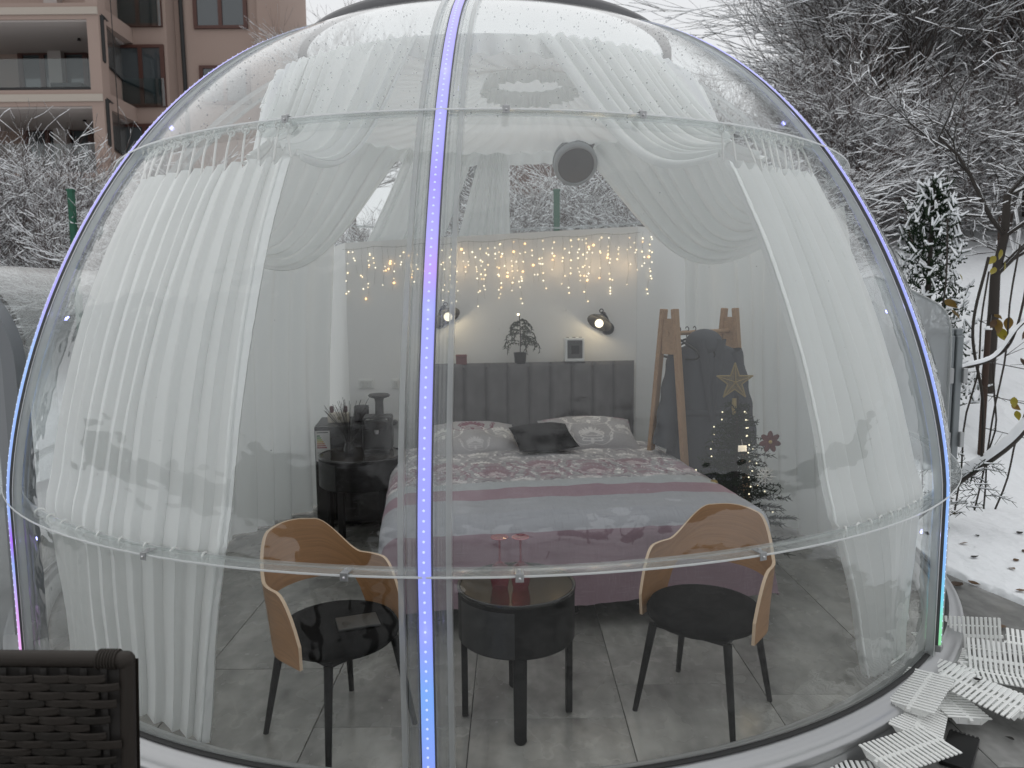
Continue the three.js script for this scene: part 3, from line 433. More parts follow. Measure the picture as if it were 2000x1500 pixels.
// ---------- things on the headboard ledge ----------
{
  const p = bed2w(-0.02, 1.153, 0.075), t = thing('potted_spruce', 'little drooping potted spruce on top of the headboard', 'plant', p.toArray()), r = rng(14);
  mesh('pot', lathe([[0.001, 0], [0.042, 0], [0.05, 0.085], [0.046, 0.085], [0.044, 0.078], [0.001, 0.076]], 20), mat.black, t);
  mesh('stem', tube([V(0, 0.07, 0), V(0.004, 0.2, 0), V(-0.004, 0.37, 0)], 0.004, 6), mat.bark, t);
  const needles = [], tw = [];
  for (let i = 0; i < 26; i++) { const y = 0.14 + 0.2 * (i / 26), a = r() * tau, L = (0.05 + 0.11 * (1 - i / 30)) * (0.7 + 0.5 * r()), base = V(0, y, 0), pts = [base, base.clone().add(V(Math.sin(a) * L * 0.6, 0.01, Math.cos(a) * L * 0.5)), base.clone().add(V(Math.sin(a) * L * 0.95, -0.05 * L - 0.01, Math.cos(a) * L * 0.7)), base.clone().add(V(Math.sin(a) * L, -0.5 * L, Math.cos(a) * L * 0.75))]; const cv = new THREE.CatmullRomCurve3(pts); tw.push(new THREE.TubeGeometry(cv, 6, 0.0018, 3)); for (let k = 2; k < 22; k++) { const q = cv.getPoint(k / 22), d = V(r() - 0.5, r() * 0.4 - 0.5, r() - 0.5).normalize(); needles.push(rod(q, q.clone().addScaledVector(d, 0.024), 0.0042, 0.001, 3)); } }
  stuff(mesh('twig', tw, mat.bark, t)); stuff(mesh('needles', needles, mat.needleDim, t)); mesh('side_shoot', tube([V(0.02, 0.08, 0.01), V(0.05, 0.13, 0.01), V(0.07, 0.19, 0.01)], 0.003, 5), mat.bark, t);
  mesh('tip_light', new THREE.SphereGeometry(0.009, 8, 6).translate(-0.012, 0.375, 0.01), glow([1, 0.85, 0.5], 4), t);
}
{
  const p = bed2w(0.4, 1.153, 0.07), t = thing('fan_heater', 'small white box with dark rounded grille, on top of the headboard', 'heater', p.toArray(), BY);
  mesh('body', box(0.155, 0.185, 0.08, 0, 0.1, 0, 0.012), mat.whitePlastic, t); mesh('grille_frame', box(0.118, 0.14, 0.012, 0, 0.105, 0.038, 0.005), M(0.1, 0.5), t); mesh('screen', box(0.062, 0.066, 0.006, 0.002, 0.102, 0.0445, 0.002), mat.black, t);
  for (let i = 0; i < 9; i++) { mesh('slat', box(0.108, 0.003, 0.004, 0, 0.048 + i * 0.0142, 0.0452), M(0.06, 0.5), t); }
  mesh('foot', box(0.16, 0.008, 0.085, 0, 0.004, 0), mat.dark, t); for (const x of [-0.05, 0, 0.05]) mesh('button', box(0.022, 0.004, 0.02, x, 0.1945, 0, 0.001), mat.dark, t);
  const q = bed2w(-0.47, 1.153, 0.07), u = thing('gift_box', 'small dull red box on top of the headboard by the light strip', 'box', q.toArray(), BY); mesh('box_body', box(0.08, 0.06, 0.06, 0, 0.03, 0, 0.003), M([0.16, 0.055, 0.055], 0.7), u); mesh('lid', box(0.083, 0.015, 0.063, 0, 0.068, 0, 0.003), M([0.18, 0.06, 0.06], 0.7), u);
}
// ---------- left of the bed: fridge, round bedside table and what is on them ----------
{
  const f = thing('mini_fridge', 'black mini fridge with a paper energy label on its side, left of the bed', 'fridge', [-1.19, 0, -5.44], rad(8));
  mesh('body', box(0.52, 0.73, 0.44, 0, 0.385, 0, 0.01), mat.black, f); mesh('door', box(0.515, 0.7, 0.03, 0, 0.4, 0.238, 0.008), mat.blackGloss, f); mesh('handle', box(0.2, 0.015, 0.012, 0.1, 0.735, 0.256, 0.003), mat.dark, f); for (const x of [-0.22, 0.22]) for (const z of [-0.18, 0.18]) mesh('foot', cyl(0.02, 0.02, 0.02, x, 0.01, z, 10), mat.black, f);
  mesh('energy_label', new THREE.PlaneGeometry(0.1, 0.22).translate(-0.2, 0.61, 0.2545), M(0.8, 0.7, { map: canvasTex(64, 140, (c, w, h) => { c.fillStyle = '#cfcdca'; c.fillRect(0, 0, w, h); ['#2d6b3a', '#5a8b3c', '#9ba23c', '#c2a33c', '#b5723a', '#a04a35', '#8c2f2f'].forEach((k, i) => { c.fillStyle = k; c.fillRect(6, 20 + i * 9, 14 + i * 5, 6); }); c.fillStyle = '#333'; c.fillRect(6, 6, 50, 4); c.fillRect(8, 100, 46, 2); c.fillRect(8, 110, 40, 2); c.fillRect(8, 122, 46, 2); }) }), f);
  const b = thing('gift_tin', 'cream and red gift tin on top of the fridge', 'tin', [-1.28, 0.752, -5.36], 0.1); mesh('tin_body', box(0.15, 0.07, 0.09, 0, 0.035, 0, 0.006), M([0.55, 0.5, 0.42], 0.5), b); for (const x of [-0.05, 0.05]) mesh('ribbon', box(0.03, 0.05, 0.03, x, 0.095, 0, 0.012), mat.red, b); mesh('seal', new THREE.CylinderGeometry(0.014, 0.014, 0.004, 16).rotateX(Math.PI / 2).translate(0.01, 0.035, 0.047), M([0.3, 0.25, 0.15], 0.4), b);
  const k = thing('canister', 'dark canister on top of the fridge beside the gift tin', 'canister', [-1.12, 0.752, -5.4]); mesh('can_body', cyl(0.055, 0.055, 0.1, 0, 0.05, 0, 24), mat.black, k); mesh('lid', cyl(0.057, 0.05, 0.015, 0, 0.108, 0, 24), mat.dark, k);
  const l = thing('candle_stand', 'dark mushroom shaped stand with flat top on the fridge', 'stand', [-0.99, 0.752, -5.42]); mesh('column', lathe([[0.001, 0], [0.045, 0], [0.046, 0.02], [0.032, 0.05], [0.03, 0.14], [0.036, 0.165]], 24), M(0.05, 0.6), l); mesh('cap', lathe([[0.03, 0.165], [0.075, 0.178], [0.082, 0.19], [0.07, 0.2], [0.001, 0.203]], 24), M(0.045, 0.6), l);
}
const fabricWood = M(0.006, 0.5, { specularIntensity: 0.3 });
function drumTable(name, label, p, s, h, az, legw) { // round black table, cabinet drum and flat board legs outside it
  const t = thing(name, label, 'side table', p, 0), r = 0.225 * s;
  mesh('drum', lathe([[0.001, h - 0.2], [r - 0.004, h - 0.2], [r, h - 0.195], [r, h - 0.012], [r - 0.002, h - 0.006]], 56), fabricWood, t);
  mesh('door', grid(24, 2, (u, v) => { const a = rad(az + lerp(-68, -5, u)), q = r + 0.003; return V(q * Math.sin(a), lerp(h - 0.193, h - 0.022, v), q * Math.cos(a)); }), M(0.016, 0.5), t);
  mesh('rim', lathe([[r - 0.002, h - 0.008], [r + 0.004, h - 0.006], [r + 0.004, h + 0.004], [r, h + 0.006], [r - 0.008, h + 0.004], [r - 0.009, h - 0.004]], 56), mat.blackGloss, t);
  mesh('glass_top', lathe([[r - 0.009, h + 0.001], [0.001, h + 0.001]], 56), mat.tableGlass, t);
  for (let k = 0; k < 4; k++) { const a = rad(az + 90 * k), g = new THREE.Shape(), w = legw / 2; g.moveTo(-w, h - 0.19); g.lineTo(w, h - 0.19); g.lineTo(w * 0.95, 0.012); g.absarc(0, 0.5 * legw - 0.001, w * 0.95, -0.2, Math.PI + 0.2, true); g.lineTo(-w, h - 0.19); const e = new THREE.ExtrudeGeometry(g, { depth: 0.018, bevelEnabled: true, bevelSize: 0.003, bevelThickness: 0.003, bevelSegments: 2 }); mesh('leg', e.translate(0, 0.003, r - 0.03).rotateY(a), mat.blackMetal, t); }
  return t;
}
drumTable('round_table', 'round black side table with glass top between the two armchairs', [0.01, 0, -2.735], 1, 0.53, 3, 0.045);
drumTable('bedside_table', 'round black bedside table in front of the fridge', [-1.03, 0, -4.92], 1.25, 0.6, -20, 0.04);
{
  const c = thing('coffee_machine', 'black coffee machine on the bedside table by the bed', 'coffee machine', [-0.93, 0.606, -5.02], 0.1); mesh('housing', box(0.2, 0.24, 0.2, 0, 0.12, -0.02, 0.02), mat.black, c); mesh('head', box(0.16, 0.07, 0.12, 0, 0.2, 0.1, 0.015), mat.blackGloss, c); mesh('drip_tray', box(0.17, 0.025, 0.1, 0, 0.0125, 0.1, 0.004), mat.dark, c); mesh('spout', cyl(0.012, 0.016, 0.03, 0, 0.15, 0.12, 12), mat.steel, c);
  const r = rng(9), v = thing('twig_vase', 'bunch of dark dry twigs in a black vase on the bedside table', 'vase', [-1.09, 0.606, -4.83]); mesh('vase', lathe([[0.001, 0], [0.03, 0], [0.04, 0.04], [0.025, 0.09], [0.03, 0.1], [0.024, 0.1], [0.02, 0.09]], 20), mat.blackGloss, v); const tw = []; for (let i = 0; i < 44; i++) { const a = r() * tau, s = 0.05 + 0.16 * r(), h = 0.17 + 0.14 * r(); tw.push(tube([V(0, 0.06, 0), V(Math.sin(a) * s * 0.3, 0.08 + h * 0.4, Math.cos(a) * s * 0.2), V(Math.sin(a) * s, 0.08 + h, Math.cos(a) * s * 0.5)], 0.0016, 3, 6)); } stuff(mesh('twigs', tw, mat.black, v));
}
/*SPLIT*/
// ---------- armchairs ----------
function armchair(name, label, p, turn) {
  const t = thing(name, label, 'armchair', p, turn, 'wooden armchairs at the round table');
  const R = 0.235, A = 0.11, L = Math.PI * R + 2 * A, th = 0.012;
  const plan = (s, off) => { const d = s * L / 2, ad = Math.abs(d), q = Math.PI * R / 2, sg = Math.sign(d); if (ad < q) { const a = d / R; return [(R + off) * Math.sin(a), -(R + off) * Math.cos(a)]; } return [sg * (R + off), ad - q]; };
  const top = (s) => { const a = Math.abs(s); let y = lerp(0.748, 0.61, smooth(0.2, 0.58, a)); if (a > 0.78) y -= 0.17 * ((a - 0.78) / 0.22) ** 2.4; return y + 0.01 * Math.cos(a * 8) * (a < 0.2); };
  const bot = (s) => { const a = Math.abs(s); let y = lerp(0.52, 0.355, smooth(0.46, 0.66, a)); return y; };
  const shell = (s, v, off) => { const y = lerp(bot(s), top(s), v), [x, z] = plan(s, off), fl = 1 + 0.2 * (y - 0.38); return V(x * fl, y, z * fl - 0.14 * Math.max(0, y - 0.45)); };
  mesh('back_shell', merge([grid(64, 10, (u, v) => shell(2 * u - 1, v, 0), (u, v) => [u * 1.2, v * 0.6]), grid(64, 10, (u, v) => shell(2 * u - 1, v, -th), (u, v) => [u * 1.2, v * 0.6])]), mat.veneer, t);
  const e = (f) => grid(64, 1, f); mesh('shell_edge', merge([e((u, v) => shell(2 * u - 1, 1, -th * v)), e((u, v) => shell(2 * u - 1, 0, -th * v)), e((u, v) => shell(-1, u, -th * v)), e((u, v) => shell(1, u, -th * v))]), mat.plyEdge, t);
  mesh('seat_pad', lathe([[0.001, 0.36], [0.16, 0.36], [0.205, 0.37], [0.222, 0.39], [0.222, 0.405], [0.21, 0.425], [0.17, 0.437], [0.001, 0.442]], 44).scale(1, 1, 1).translate(0, 0, 0.02), mat.blackFabric, t);
  mesh('seat_frame', box(0.3, 0.02, 0.3, 0, 0.352, 0.01, 0.008), mat.blackMetal, t);
  for (const [x, z] of [[1, 1], [-1, 1], [1, -1], [-1, -1]]) mesh('leg', rod(V(x * 0.15, 0.355, 0.01 + z * 0.145), V(x * 0.2, 0.0, 0.01 + z * 0.195), 0.0165, 0.0105, 12), mat.blackMetal, t);
  return t;
}
const ch = armchair('armchair', 'bent wood armchair, dark booklet on its black seat, left of the round table', [-0.67, 0, -2.65], rad(50));
dup(ch, 'bent wood armchair with empty black seat, right of the round table', [0.76, 0, -2.79], rad(-38));
{ const m = tag(mesh('booklet', box(0.15, 0.008, 0.11, 0, 0, 0, 0.002), M([0.035, 0.035, 0.032], 0.35)), 'thin dark booklet lying on the seat of the left armchair', 'booklet'); m.position.set(-0.575, 0.447, -2.59); m.rotation.y = 0.35; }
{ // wine glasses upside down on the table
  const g = thing('wine_glass', 'pink wine glass standing upside down, left one of two on the round table', 'wine glass', [-0.052, 0.532, -2.69], 0, 'pink wine glasses upside down on the round table');
  mesh('bowl', lathe([[0.029, 0], [0.035, 0.03], [0.038, 0.055], [0.03, 0.085], [0.012, 0.1], [0.004, 0.106]], 32), mat.pinkGlass, g); mesh('stem', lathe([[0.004, 0.106], [0.0035, 0.15], [0.004, 0.186]], 12), M([0.72, 0.4, 0.46], 0.05, { transmission: 0.9, thickness: 0 }), g); mesh('foot', lathe([[0.004, 0.186], [0.02, 0.194], [0.033, 0.197], [0.033, 0.1995], [0.001, 0.1985]], 32), mat.pinkGlass, g); mesh('rim', new THREE.TorusGeometry(0.032, 0.0016, 6, 32).rotateX(Math.PI / 2).translate(0, 0.198, 0), M([0.45, 0.16, 0.2], 0.15), g);
  dup(g, 'pink wine glass standing upside down, right one of two on the round table', [0.027, 0.532, -2.69]);
}
// ---------- clothes rack, robe, Christmas tree ----------
{
  const a = V(1.06, 0, -4.95), b = V(1.6, 0, -5.4), ax = b.clone().sub(a).normalize(), n = V(-ax.z, 0, ax.x); // n across the A frames
  const t = thing('clothes_rack', 'pale wooden A-frame clothes rack right of the bed', 'clothes rack');
  for (const c of [a, b]) { for (const s of [-1, 1]) { const f = c.clone().addScaledVector(n, s * 0.2), h = c.clone().addScaledVector(n, s * 0.045); mesh('leg', bar(V(f.x, 0.0, f.z), V(h.x, 1.565, h.z), 0.035, 0.05, ax), mat.pine, t); } mesh('top_plate', bar(V(c.x - n.x * 0.05, 1.38, c.z - n.z * 0.05), V(c.x + n.x * 0.05, 1.38, c.z + n.z * 0.05), 0.03, 0.24, V(0, 1, 0)), mat.pine, t); mesh('low_tie', bar(V(c.x - n.x * 0.17, 0.25, c.z - n.z * 0.17), V(c.x + n.x * 0.17, 0.25, c.z + n.z * 0.17), 0.025, 0.04), mat.pine, t); }
  mesh('rail', rod(V(a.x - ax.x * 0.02, 1.4, a.z - ax.z * 0.02), V(b.x + ax.x * 0.02, 1.4, b.z + ax.z * 0.02), 0.016, 0.016, 14), mat.pine, t);
  const hg = (f, label, dy) => { const p = a.clone().lerp(b, f); const h = thing('clothes_hanger', label, 'hanger', [p.x, 1.4, p.z], Math.atan2(n.x, n.z) + Math.PI / 2 + 0.25 * Math.sin(f * 30), 'black hangers on the clothes rack'); mesh('hook', tube([V(0.012, 0.03, 0), V(0, 0.042, 0), V(-0.014, 0.026, 0), V(0, 0.0, 0), V(0, -0.05, 0)], 0.003, 6), mat.blackMetal, h); mesh('shoulder', tube([V(-0.21, -0.15, 0), V(-0.195, -0.125, 0), V(-0.05, -0.062, 0), V(0, -0.045, 0), V(0.05, -0.062, 0), V(0.195, -0.125, 0), V(0.21, -0.15, 0), V(0.19, -0.165, 0), V(-0.19, -0.165, 0), V(-0.21, -0.15, 0)], 0.008, 6), mat.black, h); };
  hg(0.16, 'empty black hanger on the rack, the one nearest the bed'); hg(0.28, 'empty black hanger on the rack, second from the bed'); hg(0.4, 'empty black hanger on the rack, right against the robe');
  // robe
  const rp = a.clone().lerp(b, 0.56), rb = thing('bathrobe', 'grey hooded bathrobe hanging on the clothes rack', 'bathrobe', [rp.x - 0.03, 0, rp.z + 0.16], 0.15);
  const prof2 = [[1.36, 0.05, 0.05], [1.33, 0.1, 0.08], [1.29, 0.2, 0.09], [1.22, 0.235, 0.1], [1.1, 0.23, 0.105], [0.9, 0.225, 0.11], [0.6, 0.25, 0.125], [0.3, 0.275, 0.135]];
  const rowAt = (v) => { const k = v * (prof2.length - 1), i = Math.min(prof2.length - 2, Math.floor(k)), f = k - i; return [0, 1, 2].map((j) => lerp(prof2[i][j], prof2[i + 1][j], f)); };
  mesh('body', grid(72, 40, (u, v) => { const [y, w, d] = rowAt(v), a2 = u * tau, k = 1 + 0.07 * smooth(0.25, 1, v) * Math.sin(u * tau * 7 + 2 * Math.sin(u * tau * 2) + v); return V(w * Math.sin(a2) * k, y, d * Math.cos(a2) * k); }), mat.robe, rb);
  for (const s of [-1, 1]) mesh('sleeve', grid(20, 24, (u, v) => { const a2 = u * tau, c = V(s * lerp(0.19, 0.305, Math.pow(v, 0.8)), lerp(1.27, 0.62, v), 0.03 * v), rr = lerp(0.075, 0.085, v) * (1 + 0.08 * Math.sin(v * 23 + u * 9)); return V(c.x + rr * Math.cos(a2) * 0.8, c.y + 0.3 * rr * Math.cos(a2) * s, c.z + rr * Math.sin(a2)); }), mat.robe, rb);
  mesh('hood', new THREE.SphereGeometry(0.13, 20, 14).scale(1, 0.75, 0.75).translate(-0.02, 1.33, 0.02), mat.robe, rb);
  for (const s of [-1, 1]) mesh('collar', grid(6, 20, (u, v) => V(s * lerp(0.07, 0.0, v) + (u - 0.5) * 0.07 * (1 - 0.5 * v), lerp(1.36, 0.8, v), 0.1 + 0.025 * v + 0.014 * Math.sin(u * Math.PI))), mat.robe, rb);
  mesh('belt', new THREE.TorusGeometry(0.225, 0.018, 6, 40).scale(1, 0.52, 1.3).rotateX(Math.PI / 2).translate(0, 0.86, 0), mat.robe, rb);
}
{
  const t = thing('christmas_tree', 'small dark green Christmas tree with lights and baubles, right of the bed', 'Christmas tree', [1.37, 0, -4.42]), r = rng(41);
  mesh('trunk', cyl(0.018, 0.006, 1.02, 0, 0.53, 0, 8), mat.bark, t); mesh('stand', merge([cyl(0.12, 0.1, 0.1, 0, 0.05, 0, 20)]), mat.red, t);
  const br = [], nd = [];
  for (let i = 0; i < 170; i++) { const h = 0.16 + 0.84 * Math.pow(i / 170, 0.95), L = (0.38 * Math.pow(1 - (h - 0.1) / 1.0, 0.85) + 0.02) * (0.75 + 0.4 * r()), a = i * 2.4 + r(), p0 = V(0, h, 0), p1 = V(Math.sin(a) * L, h - 0.05 * L + 0.18 * L * (r() - 0.2), Math.cos(a) * L); br.push(rod(p0, p1, 0.003, 0.0015, 3)); const d = p1.clone().sub(p0), n = Math.ceil(L * 150); for (let k = 2; k < n; k++) { const q = p0.clone().addScaledVector(d, k / n), w = V(r() - 0.5, r() - 0.45, r() - 0.5).normalize().multiplyScalar(0.026).addScaledVector(d, 0.05); nd.push(rod(q, q.clone().add(w), 0.004, 0.001, 3)); } }
  mesh('branch', br, mat.bark, t); stuff(mesh('needles', nd, mat.needle, t));
  const bulbG = new THREE.SphereGeometry(0.0045, 7, 5), bm = glow([1, 0.88, 0.58], 1.6); for (let i = 0; i < 46; i++) { const h = 0.25 + 0.72 * (i / 46), R = 0.36 * Math.pow(1 - (h - 0.1) / 1.0, 0.85) * (0.7 + 0.35 * r()) + 0.02, a = i * 2.1; const b = mesh('bulb', bulbG, bm, t); b.position.set(Math.sin(a) * R, h, Math.cos(a) * R); }
  const orn = (name, label, cat, x, y, z, f) => { const o = thing(name, label, cat, [1.37 + x, y, -4.42 + z]); f(o); };
  orn('star_topper', 'golden wire star on the tip of the Christmas tree', 'star', -0.03, 1.13, 0.03, (o) => { const pts = []; for (let k = 0; k < 10; k++) { const a = (k / 10) * tau, q = k % 2 ? 0.045 : 0.115; pts.push(new THREE.Vector2(Math.sin(a) * q, Math.cos(a) * q)); } const seg = [], lines = []; for (let k = 0; k < 10; k++) { const A = pts[k], B = pts[(k + 1) % 10]; seg.push(rod(V(A.x, A.y, 0), V(B.x, B.y, 0), 0.004, 0.004, 5)); if (k % 2 === 0) seg.push(rod(V(A.x, A.y, 0), V(0, 0, 0.022), 0.003, 0.003, 5)); } for (let y = -0.1; y < 0.11; y += 0.0065) { const xs = []; for (let k = 0; k < 10; k++) { const A = pts[k], B = pts[(k + 1) % 10]; if ((A.y - y) * (B.y - y) < 0) xs.push(lerp(A.x, B.x, (y - A.y) / (B.y - A.y))); } xs.sort((p, q) => p - q); for (let k = 0; k + 1 < xs.length; k += 2) { lines.push(rod(V(xs[k], y, 0.004), V(xs[k + 1], y, 0.004), 0.0016, 0.0016, 4)); } } mesh('star_frame', seg, mat.gold, o); mesh('wire_winding', lines, mat.gold, o); mesh('holder', lathe([[0.012, -0.1], [0.016, -0.16], [0.008, -0.2]], 10), mat.gold, o); });
  orn('poinsettia', 'dull red cloth poinsettia flower on the right of the Christmas tree', 'ornament', 0.14, 0.79, 0.18, (o) => { for (let k = 0; k < 7; k++) { const a = (k / 7) * tau; mesh('petal', new THREE.SphereGeometry(1, 8, 6).scale(0.018, 0.036, 0.008).translate(0, 0.03, 0).rotateZ(a), mat.red, o); } mesh('flower_eye', new THREE.SphereGeometry(0.014, 8, 6), mat.gold, o); });
  orn('snowflake', 'white glitter snowflake ornament on the front of the Christmas tree', 'ornament', 0.09, 0.6, 0.26, (o) => { for (let k = 0; k < 8; k++) { const a = (k / 8) * tau, d = V(Math.sin(a), Math.cos(a), 0); mesh('arm', merge([rod(V(0, 0, 0), d.clone().multiplyScalar(0.06), 0.004, 0.003, 5), rod(d.clone().multiplyScalar(0.03), V(Math.sin(a + 0.5) * 0.05, Math.cos(a + 0.5) * 0.05, 0), 0.003, 0.002, 4), rod(d.clone().multiplyScalar(0.03), V(Math.sin(a - 0.5) * 0.05, Math.cos(a - 0.5) * 0.05, 0), 0.003, 0.002, 4)]), mat.white, o); } });
  orn('paper_tag', 'small white card hanging in the Christmas tree', 'card', -0.05, 0.77, 0.27, (o) => { mesh('card', box(0.05, 0.036, 0.002), mat.white, o); mesh('thread', rod(V(0, 0.018, 0), V(0, 0.05, -0.02), 0.0008), mat.white, o); });
  orn('bauble', 'small golden bauble low on the left of the Christmas tree', 'bauble', -0.19, 0.55, 0.2, (o) => { mesh('ball', new THREE.SphereGeometry(0.024, 16, 12), mat.gold, o); mesh('cap', cyl(0.007, 0.007, 0.01, 0, 0.026, 0, 8), mat.steel, o); });
  const l = new THREE.PointLight(new THREE.Color(1, 0.8, 0.5), 0.03, 2); l.position.set(0, 0.8, 0.35); t.add(l);
}
{ // ventilation fan below the canopy rim
  const t = thing('ventilation_fan', 'grey round ventilation fan mounted high under the dome behind the canopy', 'fan', [0.5, 2.66, -5.75], 0.0);
  const g = new THREE.Group(); g.name = 'fan_head'; g.rotation.set(-0.95, 0, 0.12); t.add(g);
  mesh('casing', lathe([[0.14, 0.1], [0.165, 0.08], [0.17, 0.0], [0.165, -0.02], [0.15, -0.025], [0.14, -0.015]], 40), M([0.32, 0.34, 0.36], 0.45), g); mesh('duct', cyl(0.17, 0.15, 0.08, 0, 0.09, 0, 40), M([0.12, 0.13, 0.14], 0.5), g); mesh('cover', lathe([[0.145, -0.012], [0.001, -0.028]], 40), M([0.055, 0.06, 0.066], 0.35), g);
  for (let k = 0; k < 5; k++) mesh('blade', box(0.045, 0.004, 0.1, 0, -0.005, 0.07).rotateZ(0.3).rotateY((k / 5) * tau), M(0.06, 0.4), g);
  mesh('bracket', merge([bar(V(0.1, 0.1, 0), V(0.16, 0.24, -0.06), 0.05, 0.012), bar(V(-0.05, 0.1, -0.03), V(0.04, 0.25, -0.09), 0.03, 0.012)]), mat.aluDark, t);
}
// ---------- rattan chair in the foreground ----------
{
  const t = thing('rattan_chair', 'dark brown woven rattan chair in the left foreground', 'chair', [-1.05, -0.05, -1.44], rad(-2));
  const W = 0.515, H0 = 0.42, H1 = 0.927, lean = (y) => 0.05 * (H1 - y), r = rng(3), edge = (y) => W / 2 - 0.02 * (H1 - y);
  mesh('backing', grid(1, 1, (u, v) => { const y = lerp(H0, H1 - 0.015, v); return V(lerp(-edge(y), edge(y), u) * 0.985, y, lean(y) - 0.012); }), mat.rattanDark, t);
  mesh('back_rear', grid(1, 1, (u, v) => { const y = lerp(H0, H1 - 0.01, v); return V(lerp(-edge(y), edge(y), u), y, lean(y) - 0.045); }), mat.rattan, t);
  mesh('top_rail', merge([tube([V(-W / 2 + 0.012, H1, -0.02), V(0, H1, -0.02), V(W / 2 - 0.012, H1, -0.02)], 0.017, 12, 12), new THREE.SphereGeometry(0.019, 12, 10).translate(W / 2 - 0.014, H1 - 0.002, -0.02), new THREE.SphereGeometry(0.019, 12, 10).translate(-W / 2 + 0.014, H1 - 0.002, -0.02)]), mat.rattan, t);
  for (const s of [-1, 1]) mesh('side_rail', tube([V(s * (edge(H1) - 0.01), H1, -0.02), V(s * (edge(0.7) - 0.01), 0.7, lean(0.7) - 0.02), V(s * (edge(H0) - 0.01), H0, lean(H0) - 0.02)], 0.015, 10, 12), mat.rattan, t);
  const cell = 0.05, rowH = 0.0172, strand = [0, 1, 2].map((k) => grid(10, 4, (u, v) => { const x = (u - 0.5) * cell * 1.5, b = Math.sin(Math.PI * u) ** 0.7; return V(x, (v - 0.5) * rowH * 1.0, 0.0015 + 0.006 * b + 0.0028 * Math.abs(Math.sin(v * tau)) * (0.6 + 0.4 * b) + 0.0006 * k); }, (u, v) => [u * 0.3 + k * 0.3, v * 0.2]));
  const mm = [mat.rattan, M([0.025, 0.02, 0.016], 0.55, { specularIntensity: 0.6 }), M([0.018, 0.015, 0.012], 0.6, { specularIntensity: 0.6 })];
  let n = 0; for (let j = 0; j < 15; j++) { const y = H1 - 0.032 - j * rowH, e = edge(y) - 0.03; for (let x = -e - cell + ((j * 0.42) % 1) * cell * 1.5; x < e; x += cell * 1.5) { const x0 = x; if (Math.abs(x0) > e - 0.012) continue; const q = mesh('strand', strand[Math.floor(r() * 3)], mm[Math.floor(r() * 3)], t); q.position.set(x0 + 0.003 * (r() - 0.5), y + 0.0016 * (r() - 0.5), lean(y) - 0.004 + 0.0015 * r()); q.rotation.z = 0.05 * (r() - 0.5); q.scale.set(0.95 + 0.1 * r(), 0.9 + 0.2 * r(), 0.8 + 0.4 * r()); n++; } }
  const low = []; for (let j = 15; j < 29; j++) { const y = H1 - 0.032 - j * rowH, e = edge(y) - 0.03; for (let x = -e + ((j * 0.42) % 1) * cell; x < e - 0.02; x += cell * 1.7) low.push(strand[0].clone().translate(x, y, lean(y) - 0.004)); } stuff(mesh('lower_strands', low, mat.rattan, t));
  for (let x = -0.22; x <= 0.23; x += cell * 0.85) mesh('stake', grid(2, 10, (u, v) => { const y = lerp(H0, H1 - 0.012, v); return V(x + (u - 0.5) * 0.014, y, lean(y) - 0.006 + 0.003 * Math.sin(u * Math.PI)); }), mat.rattanDark, t);
  mesh('wrap', merge([...Array(7)].map((_, i) => new THREE.TorusGeometry(0.0185, 0.003, 5, 12).rotateY(Math.PI / 2).translate(W / 2 - 0.03 - i * 0.0062, H1, -0.02))), mat.rattan, t);
  mesh('seat', box(0.5, 0.06, 0.5, 0, 0.4, 0.25, 0.02), mat.rattan, t); for (const [x, z] of [[-0.22, 0.02], [0.22, 0.02], [-0.22, 0.48], [0.22, 0.48]]) mesh('leg', box(0.04, 0.4, 0.04, x, 0.2, z, 0.008), mat.rattan, t);
}
